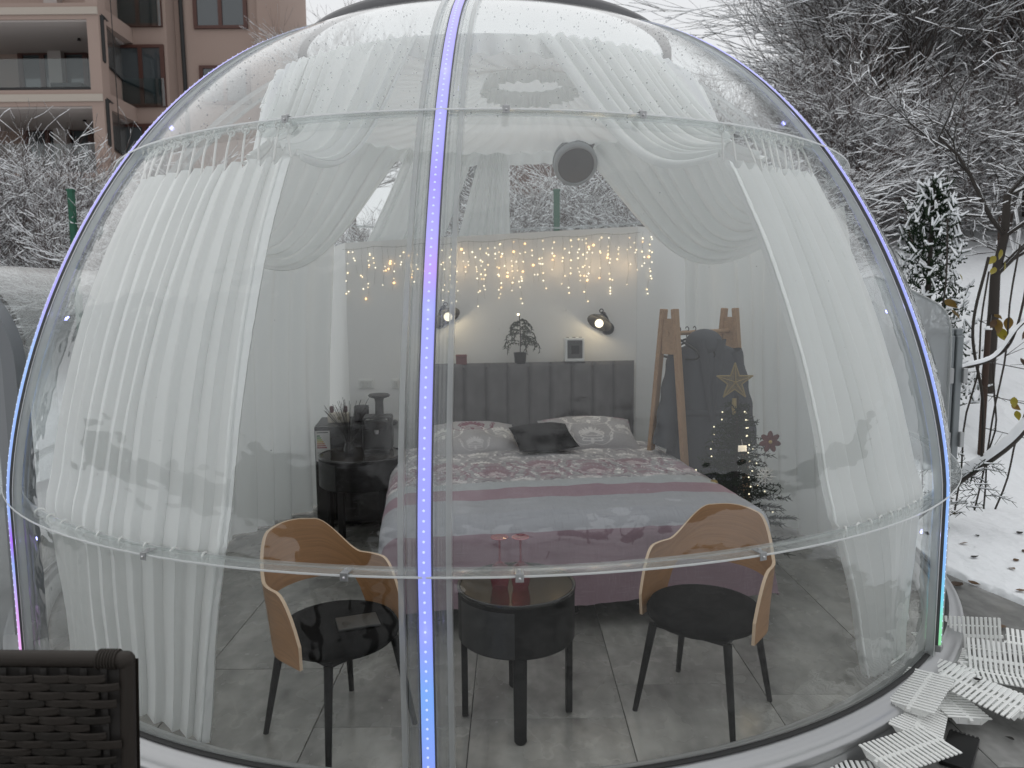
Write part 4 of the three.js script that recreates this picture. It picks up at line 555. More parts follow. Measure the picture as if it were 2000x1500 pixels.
/*SPLIT*/
// ---------- loose white drain gratings and leaves on the terrace ----------
{
  const slatG = new RoundedBoxGeometry(0.0122, 0.006, 0.175, 1, 0.0018), N = 15, pitch = 0.0195;
  const clipG = (() => { const s = new THREE.Shape(); s.moveTo(-0.075, 0); s.lineTo(0.075, 0); s.lineTo(0.05, -0.024); s.lineTo(-0.05, -0.024); return new THREE.ExtrudeGeometry(s, { depth: 0.004, bevelEnabled: false }).rotateY(Math.PI / 2); })();
  const g0 = new THREE.Group(); g0.name = numbered('drain_grating'); scene.add(g0);
  for (let i = 0; i < N; i++) { const m = mesh('slat', slatG, mat.grate, g0); m.position.set((i - (N - 1) / 2) * pitch, 0.03, 0); }
  mesh('spine', merge([box(N * pitch, 0.006, 0.014, 0, 0.0275, 0, 0.001), box(N * pitch, 0.018, 0.004, 0, 0.018, 0.045), box(N * pitch, 0.018, 0.004, 0, 0.018, -0.045)]), mat.grate, g0);
  for (const s of [-1, 1]) { mesh('end_clip', merge([clipG.clone().translate(s * (N * pitch / 2 - 0.005), 0.028, 0), box(0.012, 0.012, 0.014, s * (N * pitch / 2 + 0.002), 0.022, 0, 0.002)]), mat.grate, g0); }
  const L = [ // x, y, z, yaw, pitch (about slat), roll (about spine), label
    [1.39, 0.005, -2.43, 0.32, 0.06, 0.0, 'white slatted drain grating nearest the bottom picture edge, flat in front of the pile'],
    [1.2, -0.05, -2.36, -0.15, 0.03, 0.0, 'white slatted drain grating half under the one at the bottom edge of the picture'],
    [1.535, 0.0, -2.64, 0.95, 0.0, 0.16, 'white slatted drain grating leaning at the left foot of the pile against the dome base'],
    [1.6, 0.055, -2.74, 0.78, 0.1, -0.08, 'white slatted drain grating on top of the left side of the pile'],
    [1.73, -0.01, -2.79, 1.62, 0.02, 0.1, 'white slatted drain grating in the middle of the pile, half under its neighbours'],
    [1.78, 0.02, -2.98, -1.0, 0.1, 0.12, 'white slatted drain grating at the back of the pile, nearest the LED strip foot'],
    [1.83, 0.05, -2.74, -1.0, -0.06, 0.14, 'white slatted drain grating with a dark leaf on it, right half of the pile'],
    [1.97, 0.0, -2.72, -0.95, 0.0, 0.1, 'white slatted drain grating at the right end of the pile by the picture edge'],
    [2.0, -0.03, -3.26, 1.5, 0.0, 0.05, 'short looking white grating lying by the dome base behind the pile'],
    [2.14, 0.03, -3.33, -0.12, 0.0, 1.35, 'white grating standing on its long edge behind the others'],
    [2.12, -0.045, -3.03, -0.42, 0.0, 0.0, 'white grating lying flat between the pile and the one on edge'],
    [2.17, 0.0, -3.1, -0.36, 0.0, 0.9, 'white grating tilted up steeply behind the flat one'],
    [2.42, 0.0, -3.2, -0.5, 0.0, 0.4, 'white grating at the right edge of the picture behind the tilted one']];
  L.forEach(([x, y, z, yaw, p, r, label], i) => { const o = i ? g0.clone() : g0; if (i) { o.name = numbered('drain_grating'); scene.add(o); } tag(o, label, 'drain grating', 'white drain gratings on the terrace'); o.position.set(x, y, z); o.rotation.set(r, yaw, p, 'YXZ'); });
  const d = thing('drain_channel', 'black plastic drain channel lying under the white gratings', 'drain channel', [1.63, -0.049, -2.53], 0.9); mesh('tray', box(0.24, 0.016, 0.1, 0, 0.01, 0, 0.003), mat.black, d); for (let i = 0; i < 7; i++) mesh('stud', box(0.012, 0.014, 0.008, 0.12, 0.012, -0.042 + i * 0.014), mat.dark, d);
  const k = thing('rubber_mat', 'dark rubber pad on the paving between dome base and grating pile', 'pad', [1.72, -0.049, -3.0], 0.4); mesh('pad', box(0.2, 0.012, 0.12, 0, 0.007, 0, 0.003), mat.black, k); mesh('lip', box(0.2, 0.006, 0.02, 0, 0.016, -0.05, 0.002), mat.dark, k);
}
function leafGeo(seed, curl) { return grid(8, 8, (u, v) => { const t = v, w = 0.5 * Math.sin(Math.PI * Math.pow(t, 0.8)) * (1 - 0.15 * t), x = (u - 0.5) * 2 * w; return V(x * 0.62, curl * (x * x * 0.9 + 0.5 * (t - 0.5) ** 2) + 0.06 * Math.sin(seed + 5 * t), t - 0.5); }); }
const leafMats = [M([0.1, 0.055, 0.025], 0.7), M([0.05, 0.03, 0.018], 0.7), M([0.2, 0.13, 0.04], 0.7), M([0.015, 0.012, 0.01], 0.7), M([0.17, 0.11, 0.07], 0.7)];
{
  const r = rng(88), gs = [leafGeo(1, 0.5), leafGeo(3, 0.9), leafGeo(5, 0.25)];
  const spot = (x, z, s, k, label, y) => { const m = tag(mesh('fallen_leaf', gs[Math.floor(r() * 3)], leafMats[k]), label, 'leaf', 'fallen leaves'); m.position.set(x, y ?? (x > edgeX(z) + 0.02 ? ground(x, z) : -0.05) + s * 0.14, z); m.scale.set(s, s * 0.8, s); m.rotation.set(0.3 * (r() - 0.5), r() * tau, 0.4 * (r() - 0.5)); };
  const snowy = [[3.02, -4.3, 0.06, 4], [3.0, -4.75, 0.06, 4], [3.1, -5.1, 0.055, 1], [3.22, -4.95, 0.05, 3], [2.92, -4.5, 0.06, 3], [3.05, -4.12, 0.09, 3], [3.2, -4.05, 0.06, 2], [2.85, -3.98, 0.06, 4], [3.55, -5.0, 0.06, 3], [2.9, -3.72 - 0.1, 0.06, 0], [3.4, -5.5, 0.055, 0], [3.05, -3.55, 0.055, 2], [3.3, -3.7, 0.05, 0], [3.5, -4.4, 0.06, 1], [2.9, -5.0, 0.05, 3], [3.3, -4.6, 0.045, 1], [3.6, -5.9, 0.06, 1], [3.15, -4.45, 0.05, 0]];
  const hue = ['reddish brown', 'dark brown', 'yellowish', 'blackish', 'pale brown'], cnt = {}; snowy.sort((a, b) => b[1] - a[1]); for (const [x, z, s, k] of snowy) { cnt[k] = (cnt[k] ?? -1) + 1; spot(x, z, s, k, `${hue[k]} leaf lying on the snow, ${ORD[cnt[k]]} ${hue[k]} one counted from the terrace`); }
  for (const q of [[2.56, -4.1, 0.1, 1], [2.68, -4.12, 0.075, 0], [2.52, -4.32, 0.05, 3], [2.46, -3.55, 0.06, 0], [2.42, -3.6, 0.05, 1], [2.55, -3.3, 0.05, 1], [1.86, -2.6, 0.035, 3], [1.98, -2.42, 0.04, 3]].sort((a, b) => a[1] - b[1]).map((q, i) => [...q, i])) spot(q[0], q[1], q[2], q[3], `curled leaf on the grey paving, ${ORD[q[4]]} counted from the snow edge`, -0.035);
  const m = tag(mesh('fallen_leaf', gs[1], leafMats[3]), 'black curled leaf lying on top of the right half of the grating pile', 'leaf'); m.position.set(1.845, 0.1, -2.78); m.scale.setScalar(0.035); m.rotation.y = 1;
}
// ---------- trees ----------
class Sticks { // collects tapered prisms
  constructor() { this.p = []; this.i = []; }
  add(a, b, r0, r1, n = 3) { const d = b.clone().sub(a).normalize(), x = (Math.abs(d.y) < 0.9 ? V(0, 1, 0) : V(1, 0, 0)).cross(d).normalize(), y = d.clone().cross(x), o = this.p.length / 3; for (const [c, r] of [[a, r0], [b, r1]]) for (let k = 0; k < n; k++) { const t = (k / n) * tau, s = Math.sin(t) * r, q = Math.cos(t) * r; this.p.push(c.x + x.x * s + y.x * q, c.y + x.y * s + y.y * q, c.z + x.z * s + y.z * q); } for (let k = 0; k < n; k++) { const l = (k + 1) % n; this.i.push(o + k, o + l, o + n + l, o + k, o + n + l, o + n + k); } }
  snow(a, b, r, h) { const d = b.clone().sub(a); const f = Math.hypot(d.x, d.z) / (d.length() + 1e-9); if (f < 0.25) return; const s = V(-d.z, 0, d.x).normalize().multiplyScalar(r * 0.95), o = this.p.length / 3, up = r * 0.35; for (const c of [a, b]) this.p.push(c.x - s.x, c.y + up, c.z - s.z, c.x, c.y + r + h * f, c.z, c.x + s.x, c.y + up, c.z + s.z); this.i.push(o, o + 1, o + 4, o, o + 4, o + 3, o + 1, o + 2, o + 5, o + 1, o + 5, o + 4); }
  geo() { const g = new THREE.BufferGeometry(); g.setAttribute('position', new THREE.Float32BufferAttribute(this.p, 3)); g.setIndex(this.i); g.computeVertexNormals(); return g; }
}
function grow(o) { // bare tree: trunk/limbs, twigs and snow lying on them
  const { seed, h = 6, r = 0.1, levels = 5, split = 4, spread = 0.7, snow = 0.02, droop = 0, lean = [0, 0], stems = 1, crook = 0.12, shrink = 0.66, minR = 0.006, low = 1 } = o, R = rng(seed), limb = new Sticks(), twig = new Sticks(), sn = new Sticks();
  const go = (p, d, len, rad_, lv) => {
    const n = lv < 2 ? 5 : 3; let q = p.clone(), dir = d.clone(), r0 = rad_;
    for (let k = 0; k < n; k++) {
      dir.add(V(R() - 0.5, (R() - 0.5) * 0.7 + (lv > 1 ? 0.08 - droop : 0), R() - 0.5).multiplyScalar(crook * (lv ? 2.2 : 1))).normalize();
      const e = q.clone().addScaledVector(dir, len / n), r1 = Math.max(minR * 0.6, rad_ * (1 - (0.45 * (k + 1)) / n));
      (lv < 2 ? limb : twig).add(q, e, r0, r1, lv < 1 ? 7 : lv < 2 ? 5 : 3); if (snow && (lv < 3 || R() < 0.62)) sn.snow(q, e, Math.max(r0, minR) * (lv < 1 ? 0.7 : 1.05), snow * (0.6 + 0.8 * R()) * (lv < 1 ? 0.8 : 1));
      q = e; r0 = r1;
      if (lv < levels && (k >= low || lv > 0)) { const c = lv === 0 ? split : 1 + (R() < 0.55 + 0.1 * split / 4); for (let j = 0; j < c; j++) { if (lv === 0 && k < low) continue; const a = R() * tau, s = spread * (0.55 + 0.7 * R()), u = V(Math.sin(a), 0, Math.cos(a)), nd = dir.clone().multiplyScalar(Math.cos(s)).addScaledVector(u.addScaledVector(dir, -u.dot(dir)).normalize(), Math.sin(s)); go(q, nd.normalize(), len * shrink * (0.7 + 0.5 * R()), Math.max(minR, r0 * 0.62), lv + 1); } }
    }
  };
  for (let s = 0; s < stems; s++) { const a = (s / stems) * tau + R(), k = stems > 1 ? 0.35 + 0.35 * R() : 0; go(V(k * 0.02 * Math.sin(a), 0, k * 0.02 * Math.cos(a)), V(lean[0] + k * Math.sin(a), 1, lean[1] + k * Math.cos(a)).normalize(), h * (stems > 1 ? 0.38 + 0.15 * R() : 0.42), r * (stems > 1 ? 0.7 : 1), 0); }
  return { limb: limb.geo(), twig: twig.geo(), snow: sn.geo(), n: (limb.i.length + twig.i.length + sn.i.length) / 3 };
}
function treeThing(name, label, g, p, turn, s, group, bark = mat.bark) {
  const t = thing(name, label, name.includes('shrub') ? 'shrub' : 'tree', p, turn, group); t.scale.setScalar(s);
  mesh('trunk', g.limb, bark, t); mesh('crown', g.twig, bark, t); mesh('snow_load', g.snow, mat.snowLoad, t); return t;
}
{
  const kinds = [1, 2, 3, 4].map((k) => grow({ seed: 100 + k, h: 6.5, r: 0.085, levels: 5, split: 2, spread: 0.46 + 0.04 * k, snow: 0.0075, shrink: 0.7, crook: 0.19, minR: 0.0035, low: 1 }));
  const bushes = [1, 2, 3].map((k) => grow({ seed: 200 + k, h: 2.6, r: 0.022, levels: 4, split: 3, spread: 0.65, snow: 0.009, stems: 4, shrink: 0.72, crook: 0.26, minR: 0.0026 }));
  console.log('tree triangles', kinds.map((k) => k.n).join(' '), '|', bushes.map((b) => b.n).join(' '));
  const byView = (l) => l.sort((a, b) => a[1] / -a[2] - b[1] / -b[2]);
  const put = (k, x, z, s, a, label, group) => treeThing('bare_tree', label, kinds[k], [x, ground(x, z) - 0.05, z], a, s, group, k % 2 ? mat.barkPale : mat.barkGrey);
  const rows = { front: [[0, 7.1, -13.5, 1.15], [1, 8.6, -13, 1.2], [2, 10.8, -15, 1.3], [3, 13, -14, 1.15], [0, 9.7, -14, 1.25]], middle: [[3, 8.3, -17, 1.2], [1, 9.6, -19, 1.35], [2, 12.2, -19, 1.3], [0, 14.5, -20, 1.45], [3, 17, -19, 1.3], [1, 11.2, -17, 1.4]], back: [[1, 10.6, -26, 1.55], [0, 12.5, -25, 1.7], [3, 16, -26, 1.7], [2, 20, -25, 1.6]] };
  for (const [row, l] of Object.entries(rows)) byView(l).forEach(([k, x, z, s], i) => put(k, x, z, s, i * 1.7 + z, `snowy bare tree, ${ORD[i]} from the left in the ${row} row of the thicket`, 'snowy bare trees on the slope behind the dome'));
  byView([[1, -6.5, -31, 1.3], [2, 2.5, -26, 0.75], [0, -2.5, -27, 0.8]]).forEach(([k, x, z, s], i) => put(k, x, z, s, i * 2.3, `snowy bare tree far behind the dome, ${ORD[i]} one counted from the apartment house`, 'snowy trees far behind the dome'));
  const S = (k, x, z, s, a, label, g) => treeThing('snowy_shrub', label, bushes[k], [x, ground(x, z) - 0.05, z], a, s, g, mat.barkRed);
  byView([[0, -6.6, -9.6, 0.9], [1, -7.7, -9.2, 1.0], [2, -5.6, -9.8, 0.85], [1, -8.8, -10, 1.1], [0, -6.0, -10.8, 0.95], [2, -7.2, -10.9, 1.0], [0, -4.6, -10.2, 0.8], [1, -3.6, -9.6, 0.7], [2, -9.6, -11, 1.0], [1, -8.2, -11.4, 1.0]]).forEach(([k, x, z, s], i) => S(k, x, z, s, i * 1.3, `snow covered shrub below the balconies, ${ORD[i]} counted from the left picture edge`, 'snowy shrubs left of the dome'));
  byView([[0, 0.2, -9.6, 0.72], [1, 1.1, -9.9, 0.75], [2, 0.7, -9.0, 0.6], [1, -0.7, -9.8, 0.7], [0, 2.0, -9.6, 0.75], [2, -1.8, -9.7, 0.75], [1, 2.9, -10, 0.9], [0, 1.5, -11, 0.95], [2, 0.3, -11, 0.95]]).forEach(([k, x, z, s], i) => S(k, x, z, s, i * 1.1 + 0.4, `snow covered shrub behind the clear gap above the bed, ${ORD[i]} from the left`, 'snowy shrubs behind the dome'));
  byView([[0, 5.6, -12.5, 1.0], [1, 6.6, -12, 0.9], [2, 7.8, -13, 1.1], [0, 8.8, -12.4, 1.0], [1, 10, -13.5, 1.15], [2, 5.2, -14.5, 1.2]]).forEach(([k, x, z, s], i) => S(k, x, z, s, i * 1.9 + 1, `snowy bush under the trees on the right slope, ${ORD[i]} counted from the dome`, 'snowy bushes under the trees on the right'));
  // near crooked tree at the right edge
  treeThing('crooked_tree', 'dark crooked snowy tree with the thick trunk at the right picture edge', grow({ seed: 322, h: 5.0, r: 0.065, levels: 4, split: 2, spread: 0.8, snow: 0.0035, low: 2, shrink: 0.62, crook: 0.34, lean: [0.2, 0], minR: 0.0045 }), [4.95, ground(4.95, -7.6) - 0.05, -7.6], 0.6, 1);
  // trees that stand behind the viewer and show as dark reflections in the panes
  [[1, -6.5, 8, 1.0], [3, -3.5, 9, 0.9], [1, 0.6, 8, 0.8], [0, 2.2, 5.5, 0.7], [2, 4.2, 6.5, 0.8], [2, 7, 9, 1.0]].forEach(([k, x, z, s], i) => put(k, x, z, s, i * 2.1, `bare tree behind the viewer, mirrored in the panes, ${ORD[i]} from the left`, 'bare trees behind the viewer'));
}
{ // nearer plants at the right: sapling with yellow leaves, leaning branch, dwarf conifer, fence posts with wire
  const t = thing('yellow_leaf_sapling', 'thin sapling with a few yellow and brown leaves, between the dome and the crooked tree', 'sapling', [3.3, ground(3.3, -6.0) - 0.05, -5.6]), r = rng(55), st = [], P = [];
  for (const [dx, h, l] of [[0, 2.3, 0.0], [0.15, 1.9, 0.2], [0.3, 2.1, 0.28], [-0.12, 1.7, -0.05], [0.45, 1.5, 0.35], [0.38, 1.2, 0.05]]) { const p = [V(dx, 0, 0)]; for (let k = 1; k <= 5; k++) p.push(V(dx + l * (k / 5) + 0.05 * (r() - 0.5), (h * k) / 5, 0.1 * (r() - 0.5))); st.push(tube(p, 0.007, 5, 14)); P.push(...p.slice(2)); }
  mesh('stem', st, mat.bark, t); const tw = []; for (let i = 0; i < 34; i++) { const p = P[Math.floor(r() * P.length)], q = p.clone().add(V((r() - 0.5) * 0.5, 0.25 * (r() - 0.3), (r() - 0.5) * 0.4)); tw.push(rod(p, q, 0.003, 0.0015, 3)); } stuff(mesh('twig', tw, mat.bark, t));
  const lg = leafGeo(2, 0.3), ly = [M([0.3, 0.25, 0.02], 0.6, { transmission: 0.3 }), M([0.2, 0.12, 0.02], 0.6, { transmission: 0.2 }), M([0.09, 0.05, 0.025], 0.7)];
  for (const [x, y, k, s] of [[0.33, 1.98, 0, 0.09], [0.4, 2.02, 0, 0.1], [0.36, 1.9, 0, 0.08], [0.42, 1.93, 0, 0.09], [0.12, 1.86, 0, 0.06], [0.05, 1.66, 1, 0.11], [0.08, 1.58, 1, 0.1], [0.42, 1.48, 1, 0.12], [0.45, 1.42, 0, 0.12], [0.5, 1.5, 1, 0.11], [0.47, 1.37, 1, 0.1], [0.38, 1.5, 2, 0.08], [0.6, 1.42, 2, 0.12], [0.62, 1.2, 2, 0.1], [0.4, 1.56, 1, 0.07], [0.55, 0.9, 0, 0.09], [0.6, 0.86, 1, 0.08], [0.58, 0.8, 0, 0.08], [0.7, 0.84, 2, 0.1], [0.68, 1.0, 2, 0.1]]) { const m = mesh('leaf', lg, ly[k], t); m.position.set(x, y, 0.06 * (r() - 0.5)); m.scale.setScalar(s); m.rotation.set(1.3 + 0.6 * (r() - 0.5), r() * 2 - 1, r() * 2); }
  const b = thing('leaning_branch', 'thick dark snow loaded branch rising to the right beside the dome', 'branch'), br = [[V(2.98, 0.02, -5.3), V(3.2, 0.3, -5.2), V(3.5, 0.6, -5.1), V(3.75, 0.95, -5.05), V(4.1, 1.15, -5)], [V(3.0, 1.15, -4.9), V(3.22, 1.22, -4.9), V(3.4, 1.45, -4.9), V(3.75, 1.62, -4.95)], [V(3.35, 0.45, -5.15), V(3.3, 0.9, -5.1), V(3.2, 1.4, -5.1), V(3.28, 1.9, -5.1)], [V(3.2, 1.2, -4.9), V(3.32, 1.3, -4.9), V(3.4, 1.6, -4.9), V(3.45, 2.0, -4.95)]];
  mesh('limb', merge(br.map((p, i) => tube(p, i ? 0.014 - 0.002 * i : 0.035, 7, 24))), mat.bark, b);
  mesh('snow_load', merge([br[0], br[1]].map((p, i) => { const c = new THREE.CatmullRomCurve3(p), w = i ? 0.02 : 0.04; return grid(6, 60, (u, v) => { const q = c.getPoint(v), a = (u - 0.5) * Math.PI, h = w * (1.15 + 1.2 * fbm(v * 14, i, 3, 2)); return V(q.x, q.y + (i ? 0.008 : 0.02) + Math.max(0, h) * Math.cos(a), q.z + w * Math.sin(a)); }); })), mat.snowLoad, b);
  // dwarf conifer
  const c = thing('snowy_conifer', 'small snow dusted conifer just behind the right outline of the dome', 'conifer', [3.95, ground(3.95, -7) - 0.05, -7.0]), nd = [], sn = []; const q = rng(19);
  mesh('trunk', cyl(0.05, 0.01, 2.4, 0, 1.2, 0, 8), mat.bark, c);
  for (let i = 0; i < 260; i++) { const h = 0.2 + 2.15 * (i / 260), L = 0.5 * Math.pow(1 - (h - 0.2) / 2.4, 0.55) * (0.7 + 0.5 * q()), a = i * 2.4, p0 = V(Math.sin(a) * 0.1 * L, h, Math.cos(a) * 0.1 * L), p1 = V(Math.sin(a) * L, h + 0.35 * L, Math.cos(a) * L); for (let k = 0; k < 9; k++) { const f = 0.25 + 0.75 * (k / 9), s = p0.clone().lerp(p1, f), w = V(q() - 0.5, q() - 0.2, q() - 0.5).multiplyScalar(0.13); nd.push(rod(s, s.clone().add(w), 0.009, 0.003, 3)); if (k > 4 && q() < 0.7) { const z = s.clone().addScaledVector(w, 0.5).add(V(0, 0.015, 0)); sn.push(rod(z.clone().addScaledVector(w, -0.4), z.clone().addScaledVector(w, 0.55), 0.013, 0.007, 5)); } } }
  stuff(mesh('needles', nd, mat.needle, c)); stuff(mesh('snow_load', sn, mat.snowLoad, c));
  const low = thing('juniper_twig', 'low juniper twigs with snow beside the foot of the leaning branch', 'shrub', [3.12, 0.1, -5.2]), jn = [], js = []; for (let i = 0; i < 60; i++) { const a = q() * tau, p = V((q() - 0.3) * 0.4, (q()) * 0.45, (q() - 0.5) * 0.3), w = V(Math.sin(a) * 0.16, 0.08 * (q() - 0.7), Math.cos(a) * 0.12); jn.push(rod(p, p.clone().add(w), 0.004, 0.0015, 3)); for (let k = 0; k < 5; k++) jn.push(rod(p.clone().addScaledVector(w, k / 5), p.clone().addScaledVector(w, k / 5 + 0.25).add(V(0, 0.03 * (k % 2 ? 1 : -1), 0)), 0.003, 0.001, 3)); if (q() < 0.6) js.push(rod(p.clone().add(V(0, 0.006, 0)), p.clone().addScaledVector(w, 0.8).add(V(0, 0.006, 0)), 0.006, 0.003, 4)); }
  stuff(mesh('needles', jn, mat.needle, low)); stuff(mesh('snow_load', js, mat.snowLoad, low));
  const pos = [[4.28, -6.6, 1.15], [6.3, -9.6, 1.2], [8.3, -12.6, 1.2], [3.0, -8.6, 1.0]], fp = pos.map(([x, z, h], i) => { const p = thing('fence_post', ['rusty fence post in the snow beside the leaning branch', 'second rusty fence post up the slope behind the sapling', 'farthest rusty fence post up the snowy slope', 'rusty fence post hidden behind the dome edge'][i], 'fence post', [x, ground(x, z) - 0.1, z], 0, 'rusty wire fence posts'); mesh('post', cyl(0.028, 0.025, h + 0.1, 0, h / 2 + 0.05, 0, 8), M([0.05, 0.03, 0.022], 0.9), p); mesh('snow_cap', new THREE.SphereGeometry(0.032, 10, 6, 0, tau, 0, 1.6).translate(0, h + 0.09, 0), mat.snowLoad, p); return V(x, ground(x, z) - 0.1, z); });
  const wires = []; for (const [a, bb] of [[0, 1], [1, 2]]) for (const h of [0.35, 0.65, 0.95]) wires.push(tube([fp[a].clone().add(V(0, h, 0)), fp[a].clone().lerp(fp[bb], 0.5).add(V(0, h - 0.06, 0)), fp[bb].clone().add(V(0, h, 0))], 0.004, 4, 20)); for (const h of [0.35, 0.65, 0.95]) wires.push(tube([fp[0].clone().add(V(0, h, 0)), V(5.2, h - 0.1, -5.6), V(6.6, h - 0.1, -4.6)], 0.004, 4, 20));
  tag(mesh('fence_wire', wires, M(0.08, 0.7)), 'thin sagging barbed wire strung between the rusty posts', 'fence wire');
}
/*SPLIT*/
// ---------- buildings ----------
{ // apartment house on the left: blocks, balconies and windows at about 26 m
  const b = thing('apartment_house', 'pinkish plastered apartment house with balconies and brown windows on the left', 'building');
  const Z = -26, k = 26 / 1433.5, X = (px) => (px - 1000) * k * 0.962, cosP = Math.cos(0.1072), sinP = Math.sin(0.1072);
  const Y = (py, z = Z) => { const t = (750 - py) / 1433.5, dy = -sinP + t * cosP, dz = -(cosP + t * sinP); return 1.6 + (dy / dz) * z; };
  const BX = (x0, x1, y0, y1, z0, z1) => box(x1 - x0, y1 - y0, z1 - z0, (x0 + x1) / 2, (y0 + y1) / 2, (z0 + z1) / 2);
  const left = -24, xr = X(188); // near block with open balconies: x from left to xr, front at Z
  const sl = [[-2, 30], [168, 200], [330, 372]]; // balcony slab bands in picture rows
  const depth = 3.2, zb = Z - depth;
  // balcony fronts and ceilings
  sl.forEach(([t, bo], i) => { const y1 = Y(t), y0 = Y(bo); mesh('balcony_slab', BX(left, xr + 0.25, y0, y1, zb, Z), mat.facade, b); mesh('slab_band', BX(left, xr + 0.28, lerp(y0, y1, 0.28), lerp(y0, y1, 0.72), Z + 0.001, Z + 0.05), mat.facadeBand, b); mesh('soffit', BX(left, xr - 0.05, y0 - 0.06, y0 - 0.002, zb, Z - 0.05), mat.soffit, b); });
  mesh('wall', BX(left, xr, -1, 15, zb - 4, zb), mat.facade, b);
  mesh('corner_pier', BX(xr - 0.12, xr + 0.28, -1, 15, Z - 0.5, Z - 0.002), mat.facade, b);
  for (const px of [25]) mesh('corner_pier', BX(X(px) - 0.4, X(px) + 0.1, -1, 14, zb, zb + 0.35), mat.soffit, b);
  [[92, 165], [246, 330]].forEach(([t, bo], i) => { // glass railing and window wall behind
    const yb = Y(bo), yt = Y(t + 20);
    const w = new THREE.Group(); w.name = 'window'; b.add(w); const x0 = X(50) * (zb / Z), x1 = X(176) * (zb / Z), h0 = Y(bo) - 0.1, h1 = h0 + 2.35; mesh('frame', merge([BX(x0, x1, h1 - 0.12, h1, zb, zb + 0.1), ...[0, 0.333, 0.666, 1].map((f) => BX(lerp(x0, x1, f) - 0.09, lerp(x0, x1, f) + 0.09, h0, h1, zb + 0.003, zb + 0.11))]), mat.frameBrown, w); for (let j = 0; j < 3; j++) mesh('pane', BX(lerp(x0, x1, j / 3) + 0.09, lerp(x0, x1, (j + 1) / 3) - 0.09, h0, h1 - 0.12, zb + 0.02, zb + 0.05), mat.pane, w);
    mesh('glass_railing', BX(left, xr - 0.15, yb, yb + 1.0, Z - 0.1, Z - 0.085), mat.railGlass, b); mesh('railing_foot', BX(left, xr - 0.1, yb - 0.02, yb + 0.06, Z - 0.14, Z - 0.06), mat.dark, b);
    mesh('pendant', merge([rod(V(X(113), yb + 2.7, Z - 1.6), V(X(113), yb + 2.2, Z - 1.6), 0.01), cyl(0.07, 0.03, 0.1, X(113), yb + 2.16, Z - 1.6, 10)]), mat.dark, b);
    const c = new THREE.Group(); c.name = 'lounge_chair'; b.add(c); mesh('chair_seat', BX(X(100) - 0.5, X(100) + 0.6, yb, yb + 0.45, Z - 1.6, Z - 0.9), mat.dark, c); mesh('chair_back', BX(X(160) - 0.3, X(160) + 0.4, yb, yb + 0.8, Z - 1.5, Z - 1.2), M(0.1, 0.8), c);
  });
  // receding side wall with framed glass
  const s0 = V(xr + 0.28, 0, Z - 0.001), s1 = V(X(255) * 1.12, 0, Z * 1.12);
  const quad = (a, c, y0, y1, o = 0) => { const d = c.clone().sub(a).normalize(), n = V(-d.z, 0, d.x).multiplyScalar(o); return grid(1, 1, (u, v) => { const p = a.clone().lerp(c, u); return V(p.x + n.x, lerp(y0, y1, v), p.z + n.z); }); };
  mesh('side_wall', merge([quad(s0, s1, -1, 15), quad(s0.clone().add(V(-0.3, 0, -0.1)), s1.clone().add(V(-0.3, 0, -0.1)), -1, 15)]), mat.facade, b);
  for (const [t, bo] of [[20, 110], [185, 275]]) { const w = new THREE.Group(); w.name = 'side_window'; b.add(w); const y1 = Y(t), y0 = Y(bo), a = s0.clone().lerp(s1, 0.06), c = s0.clone().lerp(s1, 0.88), d = c.clone().sub(a).normalize(), n = V(-d.z, 0, d.x).multiplyScalar(0.04); const pt = (q, y) => V(q.x + n.x, y, q.z + n.z); mesh('frame', merge([rod(pt(a, y0), pt(a, y1), 0.09, 0.09, 4), rod(pt(c, y0), pt(c, y1), 0.09, 0.09, 4), rod(pt(a, y1), pt(c, y1), 0.09, 0.09, 4), rod(pt(a, y0), pt(c, y0), 0.04, 0.04, 4)]), mat.dark, w); mesh('pane', quad(a, c, y0, y1, 0.03), M([0.1, 0.095, 0.09], 0.1, { clearcoat: 1 }), w); }
  // far block with the bay and the plain wall, front at Zf
  const Zf = Z * 1.12, kf = 29.12 / 1433.5, XF = (px) => (px - 1000) * kf * 0.962, YF = (py) => Y(py, Zf);
  mesh('wall', BX(XF(240), XF(540), -1, 16.5, Zf - 5, Zf), mat.facade, b); mesh('wall', BX(XF(516), XF(560), -1, 16.5, Zf - 3, Zf + 0.25), mat.facade, b);
  // bay with tall windows
  mesh('bay', BX(XF(250), XF(352), -1, 16, Zf - 0.01, Zf + 0.75), mat.facade, b);
  const win = (x0, x1, t, bo, z, n, rail) => { const w = new THREE.Group(); w.name = 'window'; b.add(w); const y1 = YF(t), y0 = YF(bo), f = 0.11; mesh('recess', BX(x0, x1, y0, y1, z + 0.002, z + 0.02), mat.dark, w); mesh('frame', merge([BX(x0, x1, y1 - f, y1, z + 0.022, z + 0.09), BX(x0, x1, y0, y0 + f, z + 0.022, z + 0.09), ...[...Array(n + 1)].map((_, i) => BX(lerp(x0, x1 - f * 1.3, i / n), lerp(x0, x1 - f * 1.3, i / n) + f * 1.3, y0 + f, y1 - f, z + 0.022, z + 0.092))]), mat.frameBrown, w); for (let i = 0; i < n; i++) mesh('pane', BX(lerp(x0, x1 - f * 1.3, i / n) + f * 1.3, lerp(x0, x1 - f * 1.3, (i + 1) / n), y0 + f, y1 - f, z + 0.03, z + 0.05), mat.pane, w); if (rail) mesh('glass_railing', BX(x0, x1, y0, y0 + 1.0, z + 0.14, z + 0.155), mat.railGlass, w); };
  const xb0 = XF(256) , xb1 = XF(346); win(xb0, xb1, -40, 62, Zf + 0.75, 2, 1); win(xb0, xb1, 96, 214, Zf + 0.75, 2, 1); win(xb0, xb1, 246, 350, Zf + 0.75, 2, 1);
  win(XF(390), XF(494), -30, 52, Zf, 2); win(XF(396), XF(494), 124, 200, Zf, 2);
